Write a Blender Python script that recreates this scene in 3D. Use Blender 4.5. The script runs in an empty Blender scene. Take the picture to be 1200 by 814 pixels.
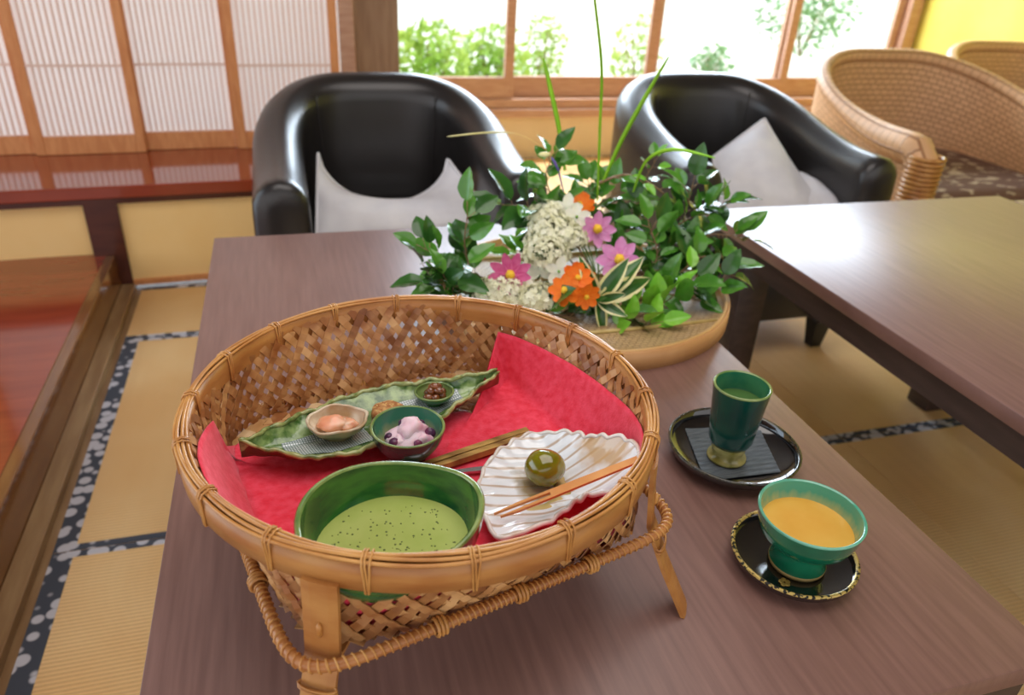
import bpy, bmesh, math, random
from mathutils import Vector, Matrix, noise
PI = math.pi
S = bpy.context.scene
COL = S.collection
random.seed(7)

# ---------------------------------------------------------------- camera
def basis(yaw, pitch, roll):
    y, p, r = [math.radians(v) for v in (yaw, pitch, roll)]
    f = Vector((math.sin(y)*math.cos(p), math.cos(y)*math.cos(p), -math.sin(p)))
    rt = Vector((math.cos(y), -math.sin(y), 0)); up = rt.cross(f)
    return rt*math.cos(r)+up*math.sin(r), up*math.cos(r)-rt*math.sin(r), f
CR, CU, CF = basis(17.54, 28.81, 3.22)
CP = Vector((0, 0, 1.09)); FPX = 875.0
cd = bpy.data.cameras.new('camera'); cam = bpy.data.objects.new('camera', cd); COL.objects.link(cam)
cd.sensor_width = 36; cd.lens = 36*FPX/1200; cd.clip_start = 0.02; cd.clip_end = 200
cam.matrix_world = Matrix(((CR.x, CU.x, -CF.x, CP.x), (CR.y, CU.y, -CF.y, CP.y), (CR.z, CU.z, -CF.z, CP.z), (0, 0, 0, 1)))
cd.dof.use_dof = True; cd.dof.focus_distance = 0.66; cd.dof.aperture_fstop = 6.3
S.camera = cam
S.view_settings.view_transform = 'Standard'; S.view_settings.look = 'None'
S.view_settings.gamma = 1; S.view_settings.use_curve_mapping = False
S.view_settings.exposure = 0.88

# ---------------------------------------------------------------- world, sun, large lights
w = bpy.data.worlds.new('world'); S.world = w; w.use_nodes = True
nt = w.node_tree; nt.nodes.clear()
tc = nt.nodes.new('ShaderNodeTexCoord'); sp = nt.nodes.new('ShaderNodeSeparateXYZ')
rp = nt.nodes.new('ShaderNodeValToRGB'); bg = nt.nodes.new('ShaderNodeBackground'); wo = nt.nodes.new('ShaderNodeOutputWorld')
mp = nt.nodes.new('ShaderNodeMapRange'); mp.inputs[1].default_value = -1; mp.inputs[2].default_value = 1
nt.links.new(tc.outputs['Generated'], sp.inputs[0]); nt.links.new(sp.outputs['Y'], mp.inputs[0])
nt.links.new(mp.outputs[0], rp.inputs[0]); nt.links.new(rp.outputs[0], bg.inputs[0]); nt.links.new(bg.outputs[0], wo.inputs[0])
rp.color_ramp.elements[0].position = 0.30; rp.color_ramp.elements[0].color = (0.40, 0.385, 0.385, 1)
rp.color_ramp.elements[1].position = 0.62; rp.color_ramp.elements[1].color = (0.72, 0.86, 1.0, 1)
bg.inputs[1].default_value = 1.8

def light(name, kind, loc, rot, energy, color, size=(1, 1)):
    l = bpy.data.lights.new(name, kind); l.energy = energy; l.color = color
    if kind == 'AREA':
        l.shape = 'RECTANGLE'; l.size, l.size_y = size
    else:
        l.angle = math.radians(2)
    o = bpy.data.objects.new(name, l); COL.objects.link(o); o.location = loc; o.rotation_euler = rot
    return o
light('garden_sun', 'SUN', (0, 6, 6), (math.radians(-12), math.radians(14), 0), 1.5, (1, 0.97, 0.9))
light('window_daylight', 'AREA', (2.1, 4.17, 1.58), (math.radians(-72), 0, 0), 85, (0.74, 0.87, 1.0), (2.8, 0.85))
light('overhead_fill', 'AREA', (0.4, 0.7, 2.38), (0, 0, 0), 15, (1.0, 0.93, 0.89), (1.7, 1.7))  # added warm fill from above the view; stands for no known lamp

# ---------------------------------------------------------------- materials
def mat(name, col, rough=0.5, col2=None, scale=10, stretch=(1, 1, 1), detail=3, ramp=(0.35, 0.65), bump=0, bscale=None,
        metal=0, coat=0, tex='noise', spec=0.5, sss=0, trans=0, bdist=0.002, emit=0):
    m = bpy.data.materials.new(name); m.use_nodes = True
    t = m.node_tree; N = t.nodes; L = t.links; b = N['Principled BSDF']
    b.inputs['Roughness'].default_value = rough; b.inputs['Metallic'].default_value = metal
    b.inputs['Coat Weight'].default_value = coat; b.inputs['Coat Roughness'].default_value = 0.08
    b.inputs['Specular IOR Level'].default_value = spec
    if sss:
        b.inputs['Subsurface Weight'].default_value = sss; b.inputs['Subsurface Scale'].default_value = 0.01
    if trans: b.inputs['Transmission Weight'].default_value = trans
    b.inputs['Base Color'].default_value = (*col, 1)
    if col2 or bump:
        c = N.new('ShaderNodeTexCoord'); g = N.new('ShaderNodeMapping'); g.inputs['Scale'].default_value = stretch
        L.new(c.outputs['Object'], g.inputs[0])
        def mk(sc):
            if tex == 'voronoi':
                x = N.new('ShaderNodeTexVoronoi'); x.inputs['Scale'].default_value = sc; L.new(g.outputs[0], x.inputs['Vector']); return x.outputs['Distance']
            if tex == 'wave':
                x = N.new('ShaderNodeTexWave'); x.inputs['Scale'].default_value = sc; x.inputs['Distortion'].default_value = 1.5
                x.inputs['Detail'].default_value = detail; L.new(g.outputs[0], x.inputs['Vector']); return x.outputs['Fac']
            x = N.new('ShaderNodeTexNoise'); x.inputs['Scale'].default_value = sc; x.inputs['Detail'].default_value = detail
            L.new(g.outputs[0], x.inputs['Vector']); return x.outputs['Fac']
        o = mk(scale)
        if col2:
            r = N.new('ShaderNodeValToRGB'); r.color_ramp.elements[0].position = ramp[0]; r.color_ramp.elements[1].position = ramp[1]
            r.color_ramp.elements[0].color = (*col, 1); r.color_ramp.elements[1].color = (*col2, 1)
            L.new(o, r.inputs[0]); L.new(r.outputs[0], b.inputs['Base Color'])
        if bump:
            if bscale: o = mk(bscale)
            u = N.new('ShaderNodeBump'); u.inputs['Strength'].default_value = bump; u.inputs['Distance'].default_value = bdist
            L.new(o, u.inputs['Height']); L.new(u.outputs[0], b.inputs['Normal'])
    return m

M_ = None
def srgb(r, g, b):
    f = lambda c: (c/255/12.92) if c/255 <= 0.04045 else ((c/255+0.055)/1.055)**2.4
    return (f(r), f(g), f(b))
M = {}
M['table'] = mat('dark_table_veneer', srgb(134, 100, 91), 0.36, srgb(116, 84, 76), 9, (16, 1, 1), 8, (0.3, 0.7), 0.05, 60)
M['table_edge'] = mat('dark_table_edge', srgb(66, 50, 46), 0.4, srgb(52, 38, 35), 8, (4, 1, 8))
M['bamboo'] = mat('aged_bamboo', srgb(164, 104, 50), 0.38, srgb(192, 138, 76), 22, (1, 1, 3), 4, (0.3, 0.7), 0.1, 200, bdist=0.0005)
M['bamboo_strip'] = mat('woven_bamboo_strip', srgb(150, 92, 46), 0.42, srgb(198, 150, 98), 46, (1, 1, 1), 2, (0.35, 0.68))
M['bamboo_strip2'] = mat('dark_woven_strip', srgb(128, 76, 38), 0.42, srgb(168, 118, 70), 46, (1, 1, 1), 2, (0.35, 0.68))
M['bamboo_strip3'] = mat('light_woven_strip', srgb(184, 132, 78), 0.42, srgb(214, 170, 116), 46, (1, 1, 1), 2, (0.35, 0.68))
M['bamboo_floor2'] = mat('palest_woven_strip', srgb(206, 172, 126), 0.42, srgb(226, 198, 152), 50, (1, 1, 1), 2, (0.35, 0.68))
M['bamboo_floor'] = mat('pale_woven_strip', srgb(186, 138, 84), 0.42, srgb(214, 174, 122), 50, (1, 1, 1), 2, (0.35, 0.68))
M['cane'] = mat('cane', srgb(206, 152, 84), 0.35, srgb(178, 118, 58), 30)
M['cane_dark'] = mat('wrapped_cane', srgb(160, 100, 52), 0.4, srgb(188, 128, 72), 40)
M['felt'] = mat('red_felt', srgb(224, 52, 72), 0.95, srgb(236, 76, 98), 120, detail=4, bump=0.5, bscale=420, spec=0.1, bdist=0.001)
fb = M['felt'].node_tree.nodes['Principled BSDF']; fb.inputs['Sheen Weight'].default_value = 0.35; fb.inputs['Sheen Tint'].default_value = (1, 0.7, 0.75, 1)
M['green_glaze'] = mat('green_glaze', srgb(24, 78, 46), 0.10, srgb(52, 112, 50), 26, detail=4, coat=0.5, bump=0.15, bscale=60, bdist=0.001)
M['teal_glaze'] = mat('dark_teal_glaze', srgb(6, 58, 52), 0.22, srgb(14, 78, 62), 18, coat=0.3)
M['rim_glaze'] = mat('pale_green_rim_glaze', srgb(98, 128, 66), 0.15, srgb(140, 158, 92), 60, coat=0.3)
M['jade_glaze'] = mat('jade_glaze', srgb(18, 100, 72), 0.12, srgb(38, 124, 88), 20, coat=0.5)
M['jade_in'] = mat('milky_jade_glaze', srgb(72, 158, 130), 0.12, srgb(118, 186, 160), 30, coat=0.5)
M['clay'] = mat('cream_clay_foot', srgb(212, 186, 126), 0.5, srgb(184, 160, 92), 40)
M['olive_clay'] = mat('olive_glazed_foot', srgb(128, 124, 58), 0.2, srgb(190, 180, 116), 60, coat=0.4)
M['matcha'] = mat('matcha_froth', srgb(176, 190, 104), 0.35, srgb(162, 180, 88), 30, spec=0.3)
M['lacquer'] = mat('black_lacquer', (0.006, 0.006, 0.007), 0.06, coat=1.0)
M['gold'] = mat('gold_speckle', srgb(196, 170, 96), 0.35, srgb(20, 18, 14), 300, ramp=(0.5, 0.56), metal=0.4)
M['goldp'] = mat('gold_paint', srgb(190, 160, 84), 0.35, metal=0.5)
M['coaster'] = mat('grey_crepe_paper', srgb(70, 78, 84), 0.8, srgb(104, 112, 118), 60, (1, 14, 1), 3)
M['tea'] = mat('pale_green_tea', srgb(84, 120, 64), 0.05, coat=1)
M['soup'] = mat('orange_soup', srgb(242, 190, 88), 0.25, srgb(232, 172, 68), 20, coat=0.4)
M['leafglaze'] = mat('leaf_green_glaze', srgb(52, 96, 36), 0.14, srgb(150, 178, 112), 75, detail=6, ramp=(0.40, 0.60), coat=0.6, bump=0.9, bscale=80, bdist=0.002)
M['leafrim'] = mat('pale_leaf_rim', srgb(168, 176, 112), 0.2, srgb(96, 118, 58), 70, detail=4, ramp=(0.45, 0.62), coat=0.4)
M['leafunder'] = mat('brown_leaf_underside', srgb(120, 66, 40), 0.4, srgb(80, 70, 40), 40)
M['whiteclay'] = mat('cream_shell_cup', srgb(234, 224, 200), 0.3, srgb(186, 152, 108), 40, coat=0.2)
M['cupgreen'] = mat('mossy_cup_side', srgb(120, 130, 84), 0.3, srgb(170, 156, 118), 50)
M['orange'] = mat('orange_fish_paste', srgb(244, 166, 128), 0.25, srgb(252, 196, 164), 40, sss=0.3, coat=0.4)
M['cookie'] = mat('baked_cookie', srgb(168, 108, 58), 0.8, srgb(224, 182, 118), 170, detail=4, ramp=(0.42, 0.7), bump=0.8, bscale=200, bdist=0.003)
M['cheese'] = mat('pale_crumb', srgb(240, 210, 140), 0.7)
M['nut'] = mat('glazed_bean', srgb(98, 50, 22), 0.12, srgb(150, 84, 40), 90, coat=1)
M['yog'] = mat('pink_cream', srgb(240, 206, 216), 0.45, srgb(214, 140, 168), 70, detail=4, ramp=(0.45, 0.66), sss=0.2)
M['berry'] = mat('dark_berry', srgb(62, 34, 68), 0.3, srgb(120, 40, 80), 80)
M['jelly'] = mat('olive_jelly', srgb(108, 106, 8), 0.12, srgb(132, 126, 18), 60, sss=0.3, coat=0.8, bump=0.3, bscale=90, bdist=0.001)
M['pick'] = mat('bamboo_pick', srgb(222, 160, 92), 0.4, srgb(206, 138, 72), 10, (3, 3, 3))
M['stick'] = mat('smoked_bamboo', srgb(112, 76, 32), 0.4, srgb(206, 168, 92), 26, (1, 3, 1), 4)
M['steel'] = mat('brushed_steel', srgb(200, 200, 205), 0.25, metal=1)
M['cream_wall'] = mat('ochre_plaster', srgb(246, 208, 138), 0.8, srgb(248, 213, 146), 6)
M['beige_wall'] = mat('beige_plaster', srgb(214, 194, 156), 0.85, srgb(220, 200, 164), 6)
M['yellow_wall'] = mat('yellow_plaster', srgb(214, 200, 84), 0.85, srgb(220, 208, 96), 4)
M['lacquer_red'] = mat('red_brown_lacquer', srgb(150, 60, 32), 0.12, srgb(134, 48, 24), 4, (1, 8, 1), 4, coat=0.6)
M['lacquer_dark'] = mat('dark_brown_lacquer', srgb(84, 38, 22), 0.22, srgb(72, 30, 18), 6, (1, 6, 6), coat=0.2)
M['lacquer_side'] = mat('brown_lacquer_side', srgb(128, 84, 44), 0.12, srgb(110, 68, 34), 5, (8, 1, 8), coat=0.6)
M['kerb'] = mat('worn_brown_trim', srgb(160, 130, 92), 0.35, srgb(136, 104, 70), 6, (8, 1, 8))
M['shoji_wood'] = mat('orange_cedar', srgb(222, 156, 100), 0.5, srgb(208, 138, 84), 12, (6, 6, 1))
M['window_wood'] = mat('pale_cedar', srgb(190, 150, 124), 0.5, srgb(176, 132, 106), 12, (1, 6, 6))
M['pillar'] = mat('grey_brown_post', srgb(156, 126, 98), 0.6, srgb(138, 106, 80), 9, (6, 6, 0.7), 5)
M['lattice'] = mat('lattice_wood', srgb(230, 204, 190), 0.6)
M['leather'] = mat('black_leather', (0.020, 0.018, 0.018), 0.31, bump=0.12, bscale=500, bdist=0.0006, tex='voronoi', spec=0.6)
M['leather_foot'] = mat('black_wood_foot', (0.01, 0.01, 0.01), 0.4)
M['cloth_white'] = mat('white_cotton', srgb(226, 226, 230), 0.9, srgb(214, 214, 220), 14, bump=0.3, bscale=300, bdist=0.0008)
M['cloth_tan'] = mat('white_to_tan_cotton', srgb(222, 222, 226), 0.9, srgb(190, 152, 120), 3.2, ramp=(0.5, 0.6), bump=0.3, bscale=300, bdist=0.0008)
M['stem'] = mat('brown_twig', srgb(112, 82, 54), 0.6, srgb(150, 120, 84), 60)
M['stemg'] = mat('green_stem', srgb(96, 130, 50), 0.5)
M['leaf'] = mat('glossy_leaf', srgb(54, 112, 34), 0.24, srgb(96, 156, 52), 22, ramp=(0.3, 0.7), coat=0.2)
M['leafb'] = mat('bright_leaf', srgb(104, 176, 40), 0.3, srgb(140, 198, 64), 22)
M['leafd'] = mat('deep_leaf', srgb(40, 82, 32), 0.25, srgb(62, 110, 44), 22)
M['cream'] = mat('cream_leaf_margin', srgb(222, 216, 140), 0.4, srgb(236, 230, 176), 30)
M['blade'] = mat('grass_blade', srgb(160, 220, 50), 0.4, srgb(132, 200, 40), 10)
M['orangeflower'] = mat('orange_petal', srgb(246, 116, 10), 0.6, srgb(252, 138, 24), 40, sss=0.1)
M['pink'] = mat('pink_petal', srgb(214, 122, 188), 0.6, srgb(232, 164, 210), 60, sss=0.1)
M['magenta'] = mat('magenta_petal', srgb(200, 66, 130), 0.6, srgb(222, 110, 160), 60, sss=0.1)
M['yellow'] = mat('yellow_stamens', srgb(238, 186, 30), 0.7, srgb(250, 210, 70), 200)
M['whitep'] = mat('white_petal', srgb(236, 238, 214), 0.6, srgb(246, 246, 236), 30, sss=0.1)
M['floret'] = mat('cream_floret', srgb(240, 240, 204), 0.6, srgb(248, 248, 226), 40)
M['violet'] = mat('violet_bud', srgb(120, 96, 190), 0.5)
M['garden'] = mat('pale_gravel', srgb(235, 235, 225), 0.9, srgb(215, 218, 200), 3)
M['bush'] = mat('garden_foliage', srgb(120, 170, 40), 0.6, srgb(184, 205, 84), 1.2, detail=4)
M['bush2'] = mat('garden_foliage_cool', srgb(60, 128, 70), 0.6, srgb(120, 176, 110), 1.5, detail=4)
M['ceiling'] = mat('ceiling_boards', srgb(92, 74, 60), 0.7, srgb(78, 62, 50), 3, (8, 1, 1))
M['seatcloth'] = mat('brown_pattern_cushion', srgb(118, 88, 74), 0.9, srgb(196, 176, 150), 16, (1, 2, 1), 5, ramp=(0.56, 0.6))

def glass():
    m = bpy.data.materials.new('window_glass'); m.use_nodes = True; t = m.node_tree; t.nodes.clear()
    o = t.nodes.new('ShaderNodeOutputMaterial'); mx = t.nodes.new('ShaderNodeMixShader'); a = t.nodes.new('ShaderNodeBsdfTransparent'); g = t.nodes.new('ShaderNodeBsdfGlossy')
    g.inputs['Roughness'].default_value = 0.02; mx.inputs[0].default_value = 0.05
    t.links.new(a.outputs[0], mx.inputs[1]); t.links.new(g.outputs[0], mx.inputs[2]); t.links.new(mx.outputs[0], o.inputs[0]); return m
M['glass'] = glass()
def paper():
    m = bpy.data.materials.new('shoji_paper'); m.use_nodes = True; t = m.node_tree; t.nodes.clear()
    o = t.nodes.new('ShaderNodeOutputMaterial'); mx = t.nodes.new('ShaderNodeMixShader'); a = t.nodes.new('ShaderNodeBsdfTranslucent'); g = t.nodes.new('ShaderNodeBsdfDiffuse')
    for n in (a, g): n.inputs[0].default_value = (*srgb(252, 246, 244), 1)
    mx.inputs[0].default_value = 0.5; t.links.new(a.outputs[0], mx.inputs[1]); t.links.new(g.outputs[0], mx.inputs[2]); t.links.new(mx.outputs[0], o.inputs[0]); return m
M['paper'] = paper()

def tatami():
    m = mat('tatami_rush', srgb(242, 204, 146), 0.42, srgb(234, 188, 126), 3, spec=0.4)
    t = m.node_tree; N = t.nodes; L = t.links; b = N['Principled BSDF']
    c = N.new('ShaderNodeTexCoord'); wv = N.new('ShaderNodeTexWave'); wv.bands_direction = 'Y'; wv.inputs['Scale'].default_value = 36; wv.inputs['Distortion'].default_value = 0.3
    L.new(c.outputs['Object'], wv.inputs['Vector'])
    wx = N.new('ShaderNodeTexWave'); wx.bands_direction = 'X'; wx.inputs['Scale'].default_value = 8; L.new(c.outputs['Object'], wx.inputs['Vector'])
    ad = N.new('ShaderNodeMath'); ad.operation = 'MULTIPLY_ADD'; ad.inputs[1].default_value = 0.4; L.new(wx.outputs['Fac'], ad.inputs[0]); L.new(wv.outputs['Fac'], ad.inputs[2])
    u = N.new('ShaderNodeBump'); u.inputs['Strength'].default_value = 0.55; u.inputs['Distance'].default_value = 0.002
    L.new(ad.outputs[0], u.inputs['Height']); L.new(u.outputs[0], b.inputs['Normal'])
    src = b.inputs['Base Color'].links[0].from_socket
    mx = N.new('ShaderNodeMix'); mx.data_type = 'RGBA'; mx.blend_type = 'MULTIPLY'; mx.inputs[0].default_value = 0.35
    L.new(src, mx.inputs[6]); r = N.new('ShaderNodeValToRGB'); r.color_ramp.elements[0].color = (0.55, 0.5, 0.45, 1); L.new(wv.outputs['Fac'], r.inputs[0]); L.new(r.outputs[0], mx.inputs[7]); L.new(mx.outputs[2], b.inputs['Base Color'])
    return m
M['tatami'] = tatami()
M['border'] = mat('patterned_tatami_border', srgb(196, 196, 204), 0.8, srgb(66, 72, 84), 34, (1, 1, 1), ramp=(0.42, 0.50), tex='voronoi')

def weave_mat(name, c1, c2, su, sv):
    m = bpy.data.materials.new(name); m.use_nodes = True; t = m.node_tree; N = t.nodes; L = t.links; b = N['Principled BSDF']
    b.inputs['Roughness'].default_value = 0.5
    c = N.new('ShaderNodeTexCoord'); g = N.new('ShaderNodeMapping'); g.inputs['Scale'].default_value = (su, sv, 1); L.new(c.outputs['UV'], g.inputs[0])
    k = N.new('ShaderNodeTexBrick'); k.inputs['Scale'].default_value = 1; k.inputs['Mortar Size'].default_value = 0.09; k.inputs['Mortar Smooth'].default_value = 0.8
    k.inputs['Brick Width'].default_value = 1.6; k.inputs['Row Height'].default_value = 1.0
    k.inputs['Color1'].default_value = (*c1, 1); k.inputs['Color2'].default_value = (*[a*0.8+b_*0.2 for a, b_ in zip(c1, c2)], 1); k.inputs['Mortar'].default_value = (*c2, 1)
    L.new(g.outputs[0], k.inputs['Vector']); L.new(k.outputs['Color'], b.inputs['Base Color'])
    u = N.new('ShaderNodeBump'); u.invert = True; u.inputs['Strength'].default_value = 0.9; u.inputs['Distance'].default_value = 0.004
    L.new(k.outputs['Fac'], u.inputs['Height']); L.new(u.outputs[0], b.inputs['Normal']); return m
M['wicker'] = weave_mat('wicker_weave', srgb(232, 184, 136), srgb(176, 122, 80), 90, 34)
M['ajiro'] = weave_mat('flat_bamboo_weave', srgb(196, 164, 118), srgb(140, 108, 70), 40, 46)

def shell_glaze():
    # white glaze with brown lines in the grooves and brown pools at one end and by the middle
    m = mat('rippled_white_glaze', srgb(232, 232, 228), 0.14, coat=0.6); t = m.node_tree; N = t.nodes; L = t.links; b = N['Principled BSDF']
    c = N.new('ShaderNodeTexCoord'); wv = N.new('ShaderNodeTexWave'); wv.bands_direction = 'Y'; wv.inputs['Scale'].default_value = 26; wv.inputs['Distortion'].default_value = 2.2; wv.inputs['Detail Scale'].default_value = 0.6
    g = N.new('ShaderNodeMapping'); g.inputs['Rotation'].default_value = (0, 0, 0.05); L.new(c.outputs['Object'], g.inputs[0]); L.new(g.outputs[0], wv.inputs['Vector'])
    r = N.new('ShaderNodeValToRGB'); r.color_ramp.elements[0].position = 0.0; r.color_ramp.elements[0].color = (*srgb(196, 176, 156), 1)
    r.color_ramp.elements[1].position = 0.2; r.color_ramp.elements[1].color = (*srgb(236, 243, 248), 1); L.new(wv.outputs['Fac'], r.inputs[0])
    prev = r.outputs[0]
    for (px, py, rad, cc) in ((0.052, 0.010, 0.026, srgb(196, 160, 110)), (-0.018, 0.000, 0.021, srgb(150, 126, 66))):
        d = N.new('ShaderNodeVectorMath'); d.operation = 'DISTANCE'; d.inputs[1].default_value = (px, py, 0.008 if px < 0 else 0.036); L.new(c.outputs['Object'], d.inputs[0])
        nz = N.new('ShaderNodeTexNoise'); nz.inputs['Scale'].default_value = 60; L.new(c.outputs['Object'], nz.inputs['Vector'])
        ma = N.new('ShaderNodeMath'); ma.operation = 'MULTIPLY_ADD'; ma.inputs[1].default_value = 0.03; L.new(nz.outputs['Fac'], ma.inputs[0]); L.new(d.outputs['Value'], ma.inputs[2])
        mr = N.new('ShaderNodeMapRange'); mr.inputs[1].default_value = rad+0.015-0.006; mr.inputs[2].default_value = rad+0.015+0.006; mr.inputs[3].default_value = 0.85; mr.inputs[4].default_value = 0
        L.new(ma.outputs[0], mr.inputs[0]); mx = N.new('ShaderNodeMix'); mx.data_type = 'RGBA'; L.new(mr.outputs[0], mx.inputs[0]); L.new(prev, mx.inputs[6]); mx.inputs[7].default_value = (*cc, 1); prev = mx.outputs[2]
    L.new(prev, b.inputs['Base Color']); return m
M['shell'] = shell_glaze()

def radial_glaze(name, c0, c1, r0, r1):
    # glaze colour that runs from the wall colour to the bottom colour with streaks
    m = mat(name, c0, 0.1, coat=0.5); t = m.node_tree; N = t.nodes; L = t.links; b = N['Principled BSDF']
    c = N.new('ShaderNodeTexCoord'); s = N.new('ShaderNodeSeparateXYZ'); L.new(c.outputs['Object'], s.inputs[0])
    nz = N.new('ShaderNodeTexNoise'); nz.inputs['Scale'].default_value = 120; g = N.new('ShaderNodeMapping'); g.inputs['Scale'].default_value = (1, 1, 0.1)
    L.new(c.outputs['Object'], g.inputs[0]); L.new(g.outputs[0], nz.inputs['Vector'])
    ma = N.new('ShaderNodeMath'); ma.operation = 'MULTIPLY_ADD'; ma.inputs[1].default_value = 0.012; L.new(nz.outputs['Fac'], ma.inputs[0]); L.new(s.outputs['Z'], ma.inputs[2])
    mr = N.new('ShaderNodeMapRange'); mr.inputs[1].default_value = r0+0.006; mr.inputs[2].default_value = r1+0.006; L.new(ma.outputs[0], mr.inputs[0])
    mx = N.new('ShaderNodeMix'); mx.data_type = 'RGBA'; L.new(mr.outputs[0], mx.inputs[0]); mx.inputs[6].default_value = (*c0, 1); mx.inputs[7].default_value = (*c1, 1)
    L.new(mx.outputs[2], b.inputs['Base Color']); return m

# ---------------------------------------------------------------- mesh helpers
def mesh(name, V, F, m, parent=None, smooth=True, uv=None, mi=None, loc=None):
    me = bpy.data.meshes.new(name); me.from_pydata([tuple(v) for v in V], [], F); me.update()
    for x in (m if isinstance(m, (list, tuple)) else [m]): me.materials.append(x)
    if smooth:
        me.polygons.foreach_set('use_smooth', [True]*len(me.polygons))
    if mi: me.polygons.foreach_set('material_index', mi)
    if uv:
        l = me.uv_layers.new(name='UVMap')
        for p in me.polygons:
            for li in p.loop_indices: l.data[li].uv = uv[me.loops[li].vertex_index]
    o = bpy.data.objects.new(name, me); COL.objects.link(o)
    if loc: o.location = loc
    if parent: o.parent = parent
    return o
def empty(name, loc=(0, 0, 0), rz=0):
    o = bpy.data.objects.new(name, None); COL.objects.link(o); o.location = loc; o.rotation_euler = (0, 0, rz); o.empty_display_size = 0.05; return o
def tag(o, label=None, cat=None, group=None, kind=None):
    if label: o['label'] = label
    if cat: o['category'] = cat
    if group: o['group'] = group
    if kind: o['kind'] = kind
    return o
class MB:
    def __init__(s): s.V = []; s.F = []; s.mi = []; s.uv = []
    def add(s, V, F, k=0, uv=None):
        n = len(s.V); s.V += [Vector(v) for v in V]; s.F += [tuple(i+n for i in f) for f in F]; s.mi += [k]*len(F); s.uv += uv if uv else [(0, 0)]*len(V)
    def box(s, a, b, bev=0.0, k=0, rot=None, c=None):
        bm = bmesh.new(); bmesh.ops.create_cube(bm, size=1)
        a = Vector(a); b = Vector(b); ce = (a+b)/2; d = b-a
        for v in bm.verts: v.co = Vector((v.co.x*d.x, v.co.y*d.y, v.co.z*d.z))
        if bev: bmesh.ops.bevel(bm, geom=bm.edges[:], offset=bev, segments=2, affect='EDGES', profile=0.5)
        for v in bm.verts:
            if rot: v.co = rot @ v.co
            v.co += ce
        bm.verts.index_update(); s.add([v.co.copy() for v in bm.verts], [tuple(v.index for v in f.verts) for f in bm.faces], k); bm.free()
    def tube(s, P, r, n=8, k=0, closed=False, cap=True):
        P = [Vector(p) for p in P]; N = len(P); V = []; F = []; up = None
        for i, p in enumerate(P):
            if closed: t = P[(i+1) % N]-P[i-1]
            else: t = P[min(i+1, N-1)]-P[max(i-1, 0)]
            t.normalize()
            if up is None: up = Vector((0, 0, 1)) if abs(t.z) < 0.9 else Vector((1, 0, 0))
            a = t.cross(up); a.normalize(); up = a.cross(t)
            rr = r[i] if isinstance(r, (list, tuple)) else r
            for j in range(n):
                q = 2*PI*j/n; V.append(p+a*math.cos(q)*rr+up*math.sin(q)*rr)
        for i in range(N if closed else N-1):
            for j in range(n):
                i2 = (i+1) % N; F.append((i*n+j, i*n+(j+1) % n, i2*n+(j+1) % n, i2*n+j))
        if cap and not closed: F.append(tuple(reversed(range(n)))); F.append(tuple(range((N-1)*n, N*n)))
        s.add(V, F, k)
    def lathe(s, prof, n=48, c=(0, 0, 0), k=0, warp=None, closed=True):
        V = []; F = []; m = len(prof); ix = {}
        for j in range(n):
            a = 2*PI*j/n
            for i, (r, z) in enumerate(prof):
                if r < 1e-6 and j > 0: ix[j, i] = ix[0, i]; continue
                v = Vector((r*math.cos(a), r*math.sin(a), z))
                if warp: v = warp(v, a, i)
                ix[j, i] = len(V); V.append(v+Vector(c))
        for j in range(n):
            j2 = (j+1) % n
            for i in range(m-1):
                q = []
                for t in (ix[j, i], ix[j2, i], ix[j2, i+1], ix[j, i+1]):
                    if t not in q: q.append(t)
                if len(q) > 2: F.append(tuple(q))
        s.add(V, F, k)
    def blob(s, c, r, k=0, amp=0.15, f=40, seed=0, sub=3):
        bm = bmesh.new(); bmesh.ops.create_icosphere(bm, subdivisions=sub, radius=1); r = Vector(r) if not isinstance(r, (int, float)) else Vector((r, r, r))
        for v in bm.verts:
            d = 1+amp*noise.noise(v.co*f*0.05+Vector((seed*3.1, seed, 0)))
            v.co = Vector((v.co.x*r.x*d, v.co.y*r.y*d, v.co.z*r.z*d))+Vector(c)
        bm.verts.index_update(); s.add([v.co.copy() for v in bm.verts], [tuple(v.index for v in f_.verts) for f_ in bm.faces], k); bm.free()
    def grid(s, fn, nu, nv, k=0, cu=False, uvs=(1, 1)):
        V = [fn(i/nu, j/nv) for j in range(nv+1) for i in range(nu+(0 if cu else 1))]; w_ = nu+(0 if cu else 1)
        uv = [(i/nu*uvs[0], j/nv*uvs[1]) for j in range(nv+1) for i in range(w_)]
        F = [(j*w_+i, j*w_+(i+1) % w_, (j+1)*w_+(i+1) % w_, (j+1)*w_+i) for j in range(nv) for i in range(nu)]
        s.add(V, F, k, uv)
    def build(s, name, m, parent=None, smooth=True, loc=None):
        return mesh(name, s.V, s.F, m, parent, smooth, s.uv, s.mi, loc)
def autosmooth(o, deg=40):
    o.data.set_sharp_from_angle(angle=math.radians(deg)); return o
def copy_tree(o, parent=None):
    c = o.copy(); COL.objects.link(c); c.parent = parent
    for ch in list(o.children): copy_tree(ch, c)
    return c
def dirpx(x, y):
    return CR*((x-600)/FPX)+CU*(-(y-407)/FPX)+CF
def atz(x, y, z):
    d = dirpx(x, y); return CP+d*((z-CP.z)/d.z)
def aty(x, y, Y):
    d = dirpx(x, y); return CP+d*(Y/d.y)
def struct(name, mb, m, bev=False):
    o = mb.build(name, m, None, False); o['kind'] = 'structure'; return o

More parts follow.
